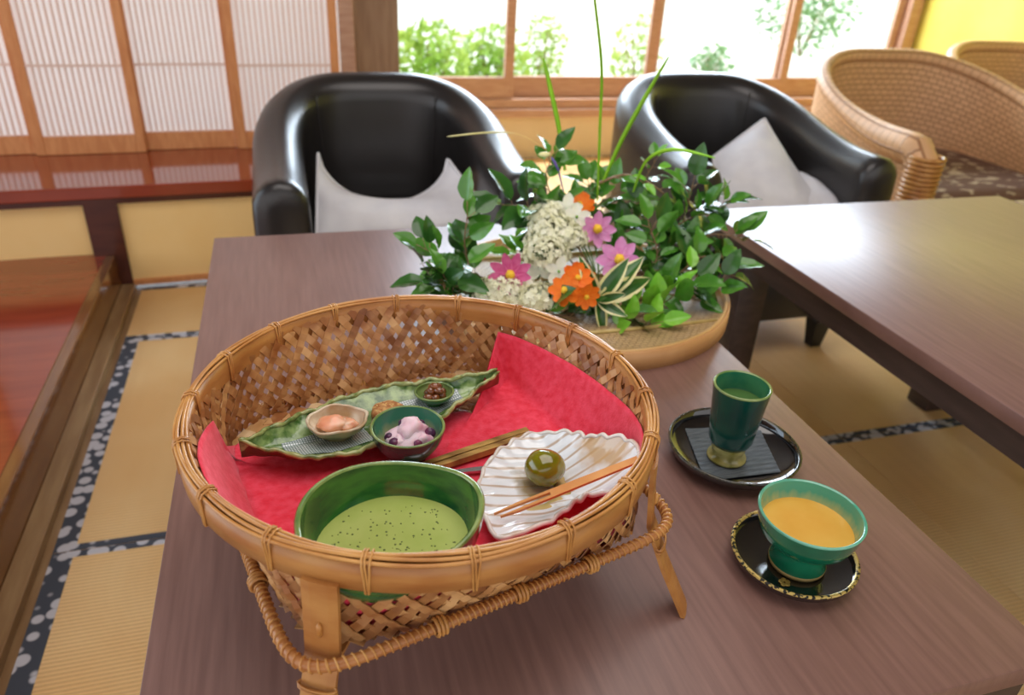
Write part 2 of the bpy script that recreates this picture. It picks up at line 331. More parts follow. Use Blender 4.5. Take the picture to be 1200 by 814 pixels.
# ================================================================ ROOM
b = MB(); b.box((-2.4, -2.0, -0.06), (3.75, 4.1, -0.012)); struct('floor', b, M['kerb'])
def heri(mb, a, c, z=0.0):   # flat cloth band
    mb.box((a[0], a[1], z), (c[0], c[1], z+0.0022))
rows = [-0.52, 0.38, 1.262, 2.152, 3.04, 4.02]; cols = [-0.510, 1.302, 2.5, 3.70]
place = ['nearest the camera', 'under the low dark table', 'between the low table and the black chairs', 'under the black chairs', 'along the window wall']
side = ['by the platform', 'in the middle', 'by the yellow wall']
mats = []
for i in range(3):
    for j in range(3): mats.append((cols[j], cols[j+1], rows[i], rows[i+1], j == 0, place[i]+', '+side[j]))
mats += [(-0.510, 0.262, 2.152, 2.52, False, 'by the ochre panel left of the table'), (0.262, 1.302, 2.152, 3.04, False, 'under the back of the first black chair'),
         (1.302, 2.5, 2.152, 3.04, False, 'under the back of the second black chair'), (2.5, 3.70, 2.152, 3.04, False, 'under the wicker chairs by the yellow wall'),
         (0.442, 1.302, 3.04, 4.0, False, 'below the left part of the window'), (1.302, 2.5, 3.04, 4.0, False, 'below the middle of the window'), (2.5, 3.70, 3.04, 4.0, False, 'below the right end of the window')]
for (x0, x1, y0, y1, lb, lab) in mats:
    ox, oy = (x0+x1)/2, (y0+y1)/2; t = empty('tatami_mat', (ox, oy, -0.012))
    mb = MB(); mb.box((x0-ox+0.0008, y0-oy+0.0008, 0), (x1-ox-0.0008, y1-oy-0.0008, 0.012), 0.001); mb.build('woven_rush', M['tatami'], t, False)
    mb = MB(); mb.box((x0-ox+0.001, y1-oy-0.018, 0.0121), (x1-ox-0.001, y1-oy-0.001, 0.0130)); mb.build('cloth_border', M['border'], t, False)
    mb = MB(); mb.box((x0-ox+0.001, y0-oy+0.001, 0.0121), (x1-ox-0.001, y0-oy+0.018, 0.0130)); mb.build('cloth_border', M['border'], t, False)
    if lb: mb = MB(); mb.box((x0-ox+0.001, y0-oy+0.0185, 0.0121), (x0-ox+0.040, y1-oy-0.0185, 0.0130)); mb.build('cloth_border', M['border'], t, False)
    tag(t, 'straw tatami mat '+lab, 'tatami mat', 'tatami mats on the floor')
# raised lacquered platform on the left
b = MB(); b.box((-2.4, -2.0, -0.012), (-0.6005, 2.55, 0.115)); struct('trim_1', b, M['lacquer_red'])
b = MB(); b.box((-0.600, -2.0, -0.012), (-0.572, 2.535, 0.116), 0.003); struct('trim_2', b, M['lacquer_side'])
b = MB(); b.box((-0.5715, -2.0, -0.012), (-0.530, 2.535, 0.012), 0.002); struct('trim_3', b, M['kerb'])
# bay: shelf, post, panels, shoji (slightly turned from the room axis)
ROT = math.radians(3.5)
bay = Matrix.Translation((-0.55, 2.55, 0)) @ Matrix.Rotation(ROT, 4, 'Z')
def bayobj(mb, name, m, parent=None):
    mb.V = [bay @ v for v in mb.V]; return mb.build(name, m, parent, False)
b = MB(); b.box((-2.0, -0.02, 0.305), (0.786, 0.46, 0.345), 0.004); o = bayobj(b, 'trim_4', M['lacquer_red']); o['kind'] = 'structure'
b = MB(); b.box((-2.0, -0.012, 0.286), (0.80, 0.012, 0.3049)); b.box((-0.085, -0.010, 0), (0.012, 0.05, 0.2859)); o = bayobj(b, 'trim_5', M['lacquer_dark']); o['kind'] = 'structure'
b = MB(); b.box((-2.0, 0.014, 0), (-0.0851, 0.03, 0.285)); b.box((0.0125, 0.006, 0), (0.80, 0.03, 0.285)); o = bayobj(b, 'wall_left', M['cream_wall']); o['kind'] = 'structure'
b = MB(); b.box((0.0125, -0.006, 0), (0.80, 0.0059, 0.018)); o = bayobj(b, 'baseboard_left', M['shoji_wood']); o['kind'] = 'structure'
# shoji screens: mesh centre stiles measured at the screen plane
YS = 0.42
def shoji(x0, x1, dy, label, midrail=True):
    root = empty('shoji_screen'); z0, z1 = 0.346, 2.1; y = YS+dy
    mb = MB()
    mb.box((x0, y-0.012, z0), (x0+0.03, y+0.012, z1), 0.002); mb.box((x1-0.03, y-0.012, z0), (x1, y+0.012, z1), 0.002)
    mb.box((x0+0.0301, y-0.012, z0), (x1-0.0301, y+0.012, z0+0.062), 0.002); mb.box((x0+0.0301, y-0.012, z1-0.05), (x1-0.0301, y+0.012, z1), 0.002)
    bayobj(mb, 'frame', M['shoji_wood'], root)
    mb = MB(); n = int((x1-x0-0.06)/0.0185); st = (x1-x0-0.06)/n
    for i in range(1, n):
        xx = x0+0.03+st*i; mb.box((xx-0.0028, y-0.009, z0+0.0621), (xx+0.0028, y+0.002, z1-0.051))
    for zz in (0.64, 1.0, 1.36, 1.72): mb.box((x0+0.0302, y-0.0105, zz-0.004), (x1-0.0302, y-0.0092, zz+0.004))
    bayobj(mb, 'lattice', M['lattice'], root)
    mb = MB(); mb.box((x0+0.0302, y+0.003, z0+0.0622), (x1-0.0302, y+0.0045, z1-0.0505)); bayobj(mb, 'paper_sheet', M['paper'], root)
    tag(root, label, 'shoji screen', 'shoji screens standing on the red lacquered shelf')
shoji(-0.62, -0.246, 0.0, 'shoji screen at the left edge of the photo, end of the row')
shoji(-0.26, 0.087, -0.026, 'shoji screen second from the left edge, over the dark shelf post')
shoji(0.062, 0.418, 0.0, 'shoji screen beside the black tub chair, above its left arm')
shoji(0.400, 0.786, -0.026, 'rightmost shoji screen, next to the wooden posts behind the chair')
b = MB(); b.box((-2.4, 0.475, 0), (-0.6, 0.51, 2.4)); o = bayobj(b, 'wall_left_back', M['cream_wall']); o['kind'] = 'structure'
# posts next to the window
b = MB(); b.box((0.2180, 2.975, -0.012), (0.272, 3.12, 2.42), 0.003); struct('trim_7', b, M['window_wood'])
b = MB(); b.box((0.2725, 3.03, -0.012), (0.442, 3.20, 2.42), 0.005); struct('trim_8', b, M['pillar'])
b = MB(); b.box((0.30, 3.2005, -0.012), (0.40, 4.0, 2.42)); struct('wall_bay_return', b, M['beige_wall'])
# window wall
YW = 4.0
b = MB(); b.box((0.3, YW+0.005, -0.012), (3.72, YW+0.10, 0.232)); b.box((0.3, YW+0.005, 2.05), (3.72, YW+0.10, 2.45)); b.box((0.3, YW+0.005, 0.232), (0.53, YW+0.10, 2.05)); struct('wall_back', b, M['beige_wall'])
b = MB(); b.box((0.53, YW-0.05, 0.2325), (3.68, YW+0.09, 0.275), 0.003); b.box((0.53, YW-0.03, 0.2755), (3.68, YW+0.09, 0.325), 0.003); b.box((0.53, YW-0.02, 2.0), (3.68, YW+0.09, 2.05))
b.box((3.60, YW-0.03, 0.3255), (3.68, YW+0.09, 2.0), 0.003); struct('trim_9', b, M['window_wood'])
def window(k, x0, x1, y):
    mb = MB(); z0, z1 = 0.326, 1.999
    mb.box((x0, y-0.015, z0), (x0+0.045, y+0.015, z1), 0.002); mb.box((x1-0.05, y-0.015, z0), (x1, y+0.015, z1), 0.002)
    mb.box((x0+0.0451, y-0.015, z0), (x1-0.0501, y+0.015, z0+0.108), 0.002); mb.box((x0+0.0451, y-0.015, z1-0.05), (x1-0.0501, y+0.015, z1), 0.002)
    r = mb.build('window_%d' % k, M['window_wood'], None, False); r['kind'] = 'structure'
    mb = MB(); mb.box((x0+0.046, y-0.002, z0+0.109), (x1-0.051, y+0.002, z1-0.051)); mb.build('pane', M['glass'], r, False)
window(1, 0.535, 1.185, YW+0.0); window(2, 1.145, 2.03, YW+0.035); window(3, 1.945, 2.865, YW+0.0); window(4, 2.80, 3.598, YW+0.035)
b = MB(); b.box((3.70, -2.0, -0.012), (3.78, 4.1, 2.45)); struct('wall_right', b, M['yellow_wall'])
b = MB(); b.box((-2.4, -2.0, 2.45), (3.78, 4.35, 2.5)); struct('ceiling', b, M['ceiling'])
# garden
b = MB(); b.box((-14, 4.35, -0.62), (26, 40, -0.6)); g = b.build('garden_ground', M['garden'], None, False); g['kind'] = 'structure'
def shrub(x, y, z, r, h, n, m, label, seed):
    rnd = random.Random(seed); V = []; F = []
    for i in range(n):
        while True:
            p = Vector((rnd.uniform(-1, 1), rnd.uniform(-1, 1), rnd.uniform(-1, 1)))
            if 0.25 < p.length < 1: break
        p = Vector((p.x*r, p.y*r*0.7, (p.z+1)*h/2)); a = Vector((rnd.gauss(0, 1), rnd.gauss(0, 1), rnd.gauss(0, 1))).normalized(); c = a.orthogonal().normalized(); s = rnd.uniform(0.03, 0.065)
        k = len(V); V += [p-a*s, p+c*s*0.55, p+a*s, p-c*s*0.55]; F.append((k, k+1, k+2, k+3))
    t = empty('garden_shrub', (x, y, z)); mesh('foliage', V, F, m, t, False)
    mb = MB()
    for q in range(4):
        an = q*1.7+seed; mb.tube([(0, 0, 0), (math.cos(an)*r*0.2, math.sin(an)*r*0.2, h*0.4), (math.cos(an)*r*0.5, math.sin(an)*r*0.4, h*0.8)], [0.015, 0.01, 0.005], 5)
    mb.build('stem', M['stem'], t); tag(t, label, 'shrub', 'shrubs in the garden beyond the window')
shrub(1.42, 7.6, -0.6, 0.42, 0.98, 900, M['bush'], 'light green shrub seen through the leftmost window pane', 1)
shrub(2.18, 8.15, -0.6, 0.42, 0.92, 800, M['bush'], 'broad sunlit shrub beside the first window bar', 2)
shrub(3.0, 8.9, -0.6, 0.30, 0.95, 320, M['bush'], 'shrub seen through the second pane behind the grass blades', 3)
shrub(4.05, 8.6, -0.6, 0.36, 1.0, 300, M['bush'], 'sparse shrub by the second window bar', 4)
shrub(4.95, 8.4, -0.6, 0.30, 0.72, 360, M['bush2'], 'low blue green shrub in the third pane above the black chair', 5)
shrub(7.6, 10.4, -0.3, 0.85, 1.25, 1100, M['bush2'], 'tall cool green shrub at the top of the rightmost pane', 6)

# ================================================================ TABLES
def table(x0, x1, y0, y1, label):
    cx, cy = (x0+x1)/2, (y0+y1)/2; t = empty('low_table', (cx, cy, 0)); hx, hy = (x1-x0)/2, (y1-y0)/2
    mb = MB(); mb.box((-hx, -hy, 0.546), (hx, hy, 0.57), 0.0018); autosmooth(mb.build('tabletop', M['table'], t), 30)
    mb = MB(); q = 0.010; a = 0.022
    mb.box((-hx+q, -hy+q, 0.500), (hx-q, -hy+q+a, 0.5455)); mb.box((-hx+q, hy-q-a, 0.500), (hx-q, hy-q, 0.5455))
    mb.box((-hx+q, -hy+q+a+0.0005, 0.500), (-hx+q+a, hy-q-a-0.0005, 0.5455)); mb.box((hx-q-a, -hy+q+a+0.0005, 0.500), (hx-q, hy-q-a-0.0005, 0.5455))
    mb.build('apron', M['table_edge'], t, False)
    for sx in (-1, 1):
        for sy in (-1, 1):
            mb = MB(); cx2, cy2 = sx*(hx-0.085), sy*(hy-0.085); mb.box((cx2-0.036, cy2-0.036, 0.0012), (cx2+0.036, cy2+0.036, 0.5455), 0.003); autosmooth(mb.build('leg', M['table_edge'], t), 30)
    tag(t, label, 'table', 'low dark wooden tables')
table(-0.147, 0.598, 0.279, 1.415, 'dark brown wooden table in front carrying the bamboo basket and cups')
table(0.897, 1.738, 0.10, 1.44, 'empty dark brown table on the right reflecting the yellow wall')
table(1.742, 2.45, 0.10, 1.40, 'table behind the empty one, only its corner showing at the right edge')

# ================================================================ TUB CHAIRS
def tub_path(s, W, D, e=2.6):
    # s 0..1 from front of the left arm round the back to the front of the right arm (outer surface)
    # straight arms then half superellipse
    La = D*0.42; n = 200
    pts = getattr(tub_path, 'c', {}).get((W, D))
    if pts is None:
        P = [Vector((-W/2, -D/2+La*i/20, 0)) for i in range(20)]
        hb = D-La
        for i in range(81):
            a = PI-PI*i/80; c, si = math.cos(a), math.sin(a)
            P.append(Vector((math.copysign(abs(c)**(2/e), c)*W/2, -D/2+La+abs(si)**(2/e)*hb, 0)))
        P += [Vector((W/2, -D/2+La*(19-i)/20, 0)) for i in range(20)]
        L = [0]
        for i in range(1, len(P)): L.append(L[-1]+(P[i]-P[i-1]).length)
        pts = (P, L); tub_path.c = getattr(tub_path, 'c', {}); tub_path.c[(W, D)] = pts
    P, L = pts; d = s*L[-1]
    for i in range(1, len(P)):
        if L[i] >= d:
            f = (d-L[i-1])/max(L[i]-L[i-1], 1e-9); return P[i-1].lerp(P[i], f)
    return P[-1].copy()
def tub_frame(s, W, D):
    p = tub_path(s, W, D); e = 0.012; t = tub_path(min(1, s+e), W, D)-tub_path(max(0, s-e), W, D); t.normalize()
    return p, Vector((-t.y, t.x, 0))     # outward normal
def sm(x): x = max(0, min(1, x)); return x*x*(3-2*x)
def top_h(s, za, zb):
    k = abs(s-0.5)*2   # 0 back .. 1 arm front
    return zb+(za-zb)*sm((k-0.12)/0.80)
def tub_shell(W, D, za, zb, zbot, T, flare, zin, ns=72):
    mb = MB(); rings = []
    for i in range(ns+1):
        s = i/ns; p, n = tub_frame(s, W, D); zt = top_h(s, za, zb); r = T/2; ring = []
        bk = 1-sm(abs(s-0.5)*2/0.7)
        out = flare*(0.35+0.65*bk)
        # outer wall bottom->top, rounded roll, inner wall top->bottom ; n points outward
        for z in (zbot, zbot+0.01, zbot+(zt-r-zbot)*0.5, zt-r*1.6): ring.append(p+n*(out*((z-zbot)/(zt-zbot))**1.5-0.004*(z == zbot))+Vector((0, 0, z)))
        cc = p+n*(out-r)+Vector((0, 0, zt-r))
        for k in range(0, 9):
            a = -0.15+(PI+0.3)*k/8; ring.append(cc+n*math.cos(a)*r+Vector((0, 0, math.sin(a)*r)))
        for f in (0.35, 0.75, 1.0): ring.append(p+n*(out*(1-f)-T*1.0-0.02*f*bk)+Vector((0, 0, zt-r+(zin-zt+r)*f)))
        ring.append(p-n*(T+0.005)+Vector((0, 0, zbot)))
        rings.append(ring)
    m = len(rings[0]); V = [v for r_ in rings for v in r_]; F = []
    for i in range(ns):
        for j in range(m): F.append((i*m+j, i*m+(j+1) % m, (i+1)*m+(j+1) % m, (i+1)*m+j))
    L = 2.0; uv = [(i/ns*1.0, j/m) for i in range(ns+1) for j in range(m)]
    # rounded arm fronts: shrink rings outwards
    base = len(V)
    for (idx, sg) in ((0, 1), (ns, -1)):
        ring = rings[idx]; c = sum(ring, Vector())/m; prev = [idx*m+j for j in range(m)]
        for st, (sc, fw) in enumerate(((0.94, 0.012), (0.80, 0.02), (0.4, 0.024))):
            cur = []
            for v in ring:
                q = Vector((c.x+(v.x-c.x)*sc, c.y-fw, c.z+(v.z-c.z)*(1-(1-sc)*0.45))); q.y = v.y-fw
                cur.append(len(V)); V.append(q); uv.append((0, 0))
            for j in range(m):
                f = (prev[j], prev[(j+1) % m], cur[(j+1) % m], cur[j]); F.append(f if sg < 0 else tuple(reversed(f)))
            prev = cur
        F.append(tuple(prev) if sg < 0 else tuple(reversed(prev)))
    mb.add(V, F, 0, uv); return mb
def cushion_mesh(W, D, H, m, name, parent, loc, puff=0.5):
    mb = MB()
    def fn(sgn):
        def f(u, v):
            x, y = 2*u-1, 2*v-1; e = max(0, (1-abs(x)**4)*(1-abs(y)**4))**0.4; return Vector((x*W/2, y*D/2, sgn*H/2*(0.45+0.55*e) if e > 0.001 else sgn*H*0.15))
        return f
    mb.grid(fn(1), 20, 20); mb.grid(fn(-1), 20, 20); o = mb.build(name, m, parent, True, loc); return o
def tub_chair(x, y, label, W=0.665, D=0.68):
    t = empty('tub_chair', (x, y, 0))
    o = tub_shell(W, D, 0.615, 0.735, 0.115, 0.122, 0.0, 0.36).build('shell', M['leather'], t); autosmooth(o, 70)
    cushion_mesh(W-0.252, D-0.15, 0.13, M['leather'], 'seat', t, (0, -0.055, 0.345))
    mb = MB(); mb.box((-W/2+0.10, -D/2+0.03, 0.118), (W/2-0.10, -D/2+0.09, 0.29), 0.012); autosmooth(mb.build('front_panel', M['leather'], t), 40)
    for sg in (-1, 1):
        mb = MB(); sv = []
        for k in range(10):
            f = k/9; s_ = 0.5+sg*0.155; p, n = tub_frame(s_, W, D); sv.append(p-n*(0.122+0.018*f-0.001)+Vector((0, 0, 0.69-0.28*f)))
        mb.tube(sv, 0.0022, 5); mb.build('seam', M['leather'], t)
    for sx in (-1, 1):
        for sy in (-1, 1):
            mb = MB(); lx, ly = sx*(W/2-0.06), sy*(D/2-0.07)-0.0
            V = []; 
            for z, h in ((0.0, 0.017), (0.114, 0.030)): V += [(lx-h, ly-h, z), (lx+h, ly-h, z), (lx+h, ly+h, z), (lx-h, ly+h, z)]
            mb.add(V, [(3, 2, 1, 0), (4, 5, 6, 7), (0, 1, 5, 4), (1, 2, 6, 5), (2, 3, 7, 6), (3, 0, 4, 7)]); mb.build('leg', M['leather_foot'], t, False)
    tag(t, label, 'armchair', 'black leather tub chairs')
    return t
tub_chair(0.247, 1.96, 'black leather tub chair behind the basket table, beside the shoji screens')
tub_chair(1.275, 2.00, 'black leather tub chair behind the empty table, beside the wicker chair')

def pillow(name, mapping, m, label):
    # mapping(u,v) front surface point; thickness added along normal n
    t = empty(name, mapping(0.5, 0.5)[0]); o0 = Vector(mapping(0.5, 0.5)[0])
    mb = MB()
    for sg in (1, -1):
        def f(u, v, sg=sg):
            p, n = mapping(u, v); x, y = 2*u-1, 2*v-1; e = (max(0, 1-x*x)*max(0, 1-y*y))**0.55
            wr = 0.005*math.sin(9*u+4*v)*e+0.006*noise.noise(Vector((u*5, v*5, sg)))*(e > 0)
            return p+n*(sg*0.06*e+wr)-o0
        mb.grid(f, 28, 28)
    mb.build('pillow_cover', m, t)
    hb = MB(); E_ = []
    for k in range(40): E_.append(mapping(k/40, 0)[0]-o0)
    for k in range(40): E_.append(mapping(1, k/40)[0]-o0)
    for k in range(40): E_.append(mapping(1-k/40, 1)[0]-o0)
    for k in range(40): E_.append(mapping(0, 1-k/40)[0]-o0)
    hb.tube(E_, 0.004, 6, closed=True); hb.build('piping', m, t)
    tag(t, label, 'cushion', 'white cushions on the tub chairs')
def bil(A, B, C_, D_, sagtop=0.0, n=Vector((0, -0.85, 0.4)), side=0.0):
    A, B, C_, D_ = map(Vector, (A, B, C_, D_)); n = n.normalized()
    def f(u, v):
        p = A.lerp(B, u).lerp(D_.lerp(C_, u), v)
        p = p-Vector((0, 0, 1))*sagtop*(4*u*(1-u))**0.55*v*v
        p += (C_-D_)*side*4*v*(1-v)*(0.5-u)*1.0
        return p, n
    return f
pillow('pillow', bil((0.045, 1.72, 0.44), (0.50, 1.72, 0.44), (0.405, 1.94, 0.565), (0.072, 1.94, 0.588), 0.125, side=0.0), M['cloth_white'], 'white cushion with two pointed corners on the black chair behind the basket')
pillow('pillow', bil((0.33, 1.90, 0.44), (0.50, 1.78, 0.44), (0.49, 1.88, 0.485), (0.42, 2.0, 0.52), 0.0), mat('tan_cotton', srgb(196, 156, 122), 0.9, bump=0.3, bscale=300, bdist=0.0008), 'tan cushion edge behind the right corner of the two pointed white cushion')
pillow('pillow', bil((1.09, 1.72, 0.43), (1.47, 1.70, 0.43), (1.375, 1.98, 0.650), (1.20, 1.94, 0.55), 0.0, side=0.08), M['cloth_white'], 'white cushion with pointed top standing in the black chair by the wicker chair')
pillow('pillow', bil((1.33, 1.70, 0.425), (1.52, 1.66, 0.42), (1.53, 1.93, 0.47), (1.38, 1.93, 0.52), 0.0, n=Vector((0.1, -0.5, 0.7))), M['cloth_white'], 'smaller white cushion lying low against the right arm of the second black chair')

def wicker_chair(x, y, rz, label):
    W, D = 0.84, 0.74; t = empty('wicker_chair', (x, y, 0), rz)
    mb = MB(); ns = 80; za, zb = 0.60, 0.775
    def out(u, v):
        p, n = tub_frame(u, W, D); zt = top_h(u, za, zb); return p+n*(0.02*v)+Vector((0, 0, 0.05+(zt-0.05-0.03)*v))
    def inn(u, v):
        p, n = tub_frame(u, W, D); zt = top_h(u, za, zb); return p+n*(0.02*v-0.03)+Vector((0, 0, 0.05+(zt-0.05-0.03)*v))
    mb.grid(out, ns, 20); mb.grid(inn, ns, 20); mb.build('woven_shell', M['wicker'], t)
    mb = MB(); P = []
    for i in range(ns+1):
        u = i/ns; p, n = tub_frame(u, W, D); P.append(p+n*0.004+Vector((0, 0, top_h(u, za, zb)-0.025)))
    rr = [0.026+0.022*sm((abs(i/ns-0.5)*2-0.55)/0.4) for i in range(ns+1)]
    P = [P[0]+Vector((0, -0.035, -0.42)), P[0]+Vector((0, -0.05, -0.12)), P[0]+Vector((0, -0.035, -0.03))]+P+[P[-1]+Vector((0, -0.035, -0.03)), P[-1]+Vector((0, -0.05, -0.12)), P[-1]+Vector((0, -0.035, -0.42))]
    rr = [0.04, 0.045, 0.048]+rr+[0.048, 0.045, 0.04]
    nn = 14; V = []; F = []; uv = []
    tb = MB(); tb.tube(P, rr, nn); 
    tb.uv = [((i//nn)/len(P)*1.2, (i % nn)/nn*0.15) for i in range(len(tb.V))]; tb.build('rolled_edge', M['wicker'], t)
    # fine wrapped cane bands over the arm fronts
    for sx in (-1, 1):
        wb = MB()
        for k in range(26):
            z = 0.20+k*0.0145; c = Vector((sx*W/2, -D/2-0.045, z)); wb.tube([c+Vector((math.cos(a)*0.049, math.sin(a)*0.049, 0)) for a in [2*PI*q/16 for q in range(16)]], 0.0065, 5, closed=True)
        wb.build('cane_wrapping', M['cane'], t)
    mb = MB(); mb.box((-W/2+0.04, -D/2+0.0, 0.05), (W/2-0.04, -D/2+0.02, 0.33)); mb.uv = [(v.x/2, v.z/2) for v in mb.V]; mb.build('front_panel', M['wicker'], t, False)
    cushion_mesh(W-0.10, D-0.12, 0.10, M['seatcloth'], 'seat_cushion', t, (0, -0.03, 0.37))
    for sx in (-1, 1):
        for sy in (-1, 1):
            mb = MB(); mb.tube([(sx*(W/2-0.07), sy*(D/2-0.08), 0), (sx*(W/2-0.07), sy*(D/2-0.08), 0.06)], 0.022, 10); mb.build('leg', M['wicker'], t)
    tag(t, label, 'wicker chair', 'wicker armchairs')
wicker_chair(2.285, 2.24, 0, 'woven wicker armchair to the right of the black tub chairs')
wicker_chair(3.22, 2.60, 0.0, 'wicker armchair just showing its rim at the right edge by the yellow wall')

# ================================================================ BASKET
BX, BY = 0.093, 0.532; TZ = 0.57; FZ = 0.662; RR = 0.1885
def rb(p):
    s = p+math.radians(31-45); n = 4.8; return 0.154/(abs(math.cos(s))**n+abs(math.sin(s))**n)**(1/n)
def BS(p, m, off=0.0):
    """inside surface of the basket; off lifts towards the inside"""
    if m <= 1:
        r = rb(p)*m; z = FZ+off; return Vector((r*math.cos(p), r*math.sin(p), z))
    t = m-1; R0 = rb(p); r = R0+(RR-R0)*t**1.05-off; z = FZ+0.08*t**1.1+off*(1-t); return Vector((r*math.cos(p), r*math.sin(p), z))
bk = empty('bamboo_basket', (BX, BY, 0))
mb = MB(); nC = 92; ks = 0.0
srnd = random.Random(5)
def strip(mb, pts, nrm, wd, k=0):
    k = srnd.choice((0, 0, 1, 2))
    V = []; F = []
    for i, p in enumerate(pts):
        t = pts[min(i+1, len(pts)-1)]-pts[max(i-1, 0)]; t.normalize(); a = t.cross(nrm[i]); a.normalize(); V += [p-a*wd/2+nrm[i]*0.0004, p+a*wd/2+nrm[i]*0.0004, p+a*wd/2-nrm[i]*0.0004, p-a*wd/2-nrm[i]*0.0004]
    for i in range(len(pts)-1):
        for j in range(4): F.append((i*4+j, i*4+(j+1) % 4, i*4+4+(j+1) % 4, i*4+4+j))
    mb.add(V, F, k)
circ = 2*PI; NW = 8   # crossings up the wall
nst = 76; dphi = circ/nst
# family A leans one way, B the other ; crossing rows at t=r/NW
for fam in (1, -1):
    for i in range(nst):
        pts = []; nr = []
        for r2 in range(0, 2*NW+1):
            r_ = r2/2; t = r_/NW; p = i*dphi+fam*r_*dphi/2
            tt = 1+t*0.985
            ia = (i if fam > 0 else i-r_); ib = ia+r_
            row = int(round(r_)); o_ = 0.0
            if r2 % 2 == 0:
                c = (i+row*(1 if fam > 0 else 0)+(row if fam > 0 else 0)) if fam > 0 else i
                # twill parity : A index a, B index b with a+row == b
                a_ = i if fam > 0 else i-row; s_ = (a_*1+row*1) % 2
                o_ = 0.0010 if ((s_ == 0) == (fam > 0)) else -0.0010
            q = BS(p, tt); q2 = BS(p, min(2, tt+0.05)); q0 = BS(p, max(1.0, tt-0.05)); n = Vector((math.cos(p), math.sin(p), 0)); up = (q2-q0).normalized(); tg = Vector((-math.sin(p), math.cos(p), 0)); n = tg.cross(up).normalized()
            if n.dot(Vector((math.cos(p), math.sin(p), 0))) > 0: n = -n
            pts.append(q+n*o_-n*0.001); nr.append(n)
        strip(mb, pts, nr, 0.0076)
mb.build('woven_wall', [M['bamboo_strip'], M['bamboo_strip2'], M['bamboo_strip3']], bk, False)
mb = MB(); pit = 0.0130; A0 = math.radians(-31+45)
for fam in (0, 1):
    ang = A0+fam*PI/2+PI/4; u = Vector((math.cos(ang), math.sin(ang), 0)); v = Vector((-math.sin(ang), math.cos(ang), 0))
    for i in range(-20, 21):
        seg = []; nr = []
        for j2 in range(-44, 45):
            j = j2/2; p = v*(i*pit)+u*(j*pit); ph = math.atan2(p.y, p.x); ok = p.length < rb(ph)+0.001
            if ok:
                jj = int(round(j)); o_ = 0
                if j2 % 2 == 0:
                    a_, b_ = (i, jj) if fam == 0 else (-jj, i)
                    o_ = 0.0010 if (((a_+b_) % 4) < 2) == (fam == 0) else -0.0010
                seg.append(p+Vector((0, 0, FZ-0.001+o_))); nr.append(Vector((0, 0, 1)))
        if len(seg) > 2: strip(mb, seg, nr, 0.0120)
mb.build('woven_base', [M['bamboo_floor'], M['bamboo_strip'], M['bamboo_floor2']], bk, False)
# rim hoops
def hoop(mb, r0, r1, z0, z1, n=120, k=0):
    mb.lathe([(r0, z0), (r1, z0), (r1+0.0008, (z0+z1)/2), (r1, z1), (r0, z1), (r0-0.0006, (z0+z1)/2), (r0, z0)], n, k=k)
mb = MB(); hoop(mb, 0.1880, 0.1905, 0.7235, 0.7455); mb.build('inner_hoop', M['bamboo'], bk)
mb = MB(); hoop(mb, 0.1937, 0.1965, 0.7205, 0.7440); mb.build('outer_hoop', M['bamboo'], bk)
mb = MB()
for (r, z, wv, phs) in ((0.1886, 0.7465, 0.0005, 0.0), (0.1913, 0.7476, 0.0006, 1.5), (0.1939, 0.7470, 0.0006, 3.1), (0.1964, 0.7450, 0.0005, 4.0)):
    mb.tube([Vector(((r+wv*math.sin(9*a+phs))*math.cos(a), (r+wv*math.sin(9*a+phs))*math.sin(a), z+0.0005*math.sin(7*a+phs))) for a in [2*PI*i/160 for i in range(160)]], 0.0014, 6, closed=True)
mb.build('rim_cane', M['cane'], bk)
for i in range(18):
    a = 2*PI*i/18+0.16; mb = MB()
    for da in (-0.010, 0.010, 0.0):
        aa = a+da; e = Vector((math.cos(aa), math.sin(aa), 0)); tl = Vector((-math.sin(aa), math.cos(aa), 0))*(0.0015 if da > 0 else -0.0015)
        pr = [(0.1866, 0.7220), (0.1862, 0.735), (0.1866, 0.7476), (0.1913, 0.7498), (0.1965, 0.7480), (0.1986, 0.7440), (0.1978, 0.7330), (0.1976, 0.7195), (0.1930, 0.7180)]
        mb.tube([e*r+Vector((0, 0, z))+tl*((z-0.735)*40) for r, z in pr], 0.0008, 6, closed=True)
    mb.build('binding', M['cane'], bk)
# wrapped square frame below
mb = MB(); P = []; 
def fr(a, z=0.6655): 
    q = a+math.radians(31-45); r = 0.1640/(abs(math.cos(q))**10+abs(math.sin(q))**10)**0.1; return Vector((r*math.cos(a), r*math.sin(a), z))
P = [fr(2*PI*i/240) for i in range(240)]; mb.tube(P, 0.0040, 8, closed=True); mb.build('base_frame', M['cane_dark'], bk)
mb = MB(); sp_ = []
nt_ = 250
for i in range(nt_*8):
    a = 2*PI*i/(nt_*8); c = fr(a); t = (fr(a+0.01)-fr(a-0.01)).normalized(); nn = Vector((0, 0, 1)).cross(t); q = 2*PI*i/8; sp_.append(c+nn*math.cos(q)*0.0043+Vector((0, 0, 1))*math.sin(q)*0.0043)
mb.tube(sp_, 0.0010, 4, closed=True); mb.build('frame_wrapping', M['cane'], bk)
for k in range(4):
    for da in (0.42, 0.80, 1.17):
        a = math.radians(-31+90*k)+da; c = fr(a); t = (fr(a+0.01)-fr(a-0.01)).normalized(); nn = Vector((0, 0, 1)).cross(t); mb = MB()
        for s_ in (-0.003, 0, 0.003): mb.tube([c+t*s_+nn*math.cos(q)*0.0062+Vector((0, 0, 1))*math.sin(q)*0.0062 for q in [2*PI*j/12 for j in range(12)]], 0.0015, 5, closed=True)
        mb.build('frame_knot', M['cane'], bk)
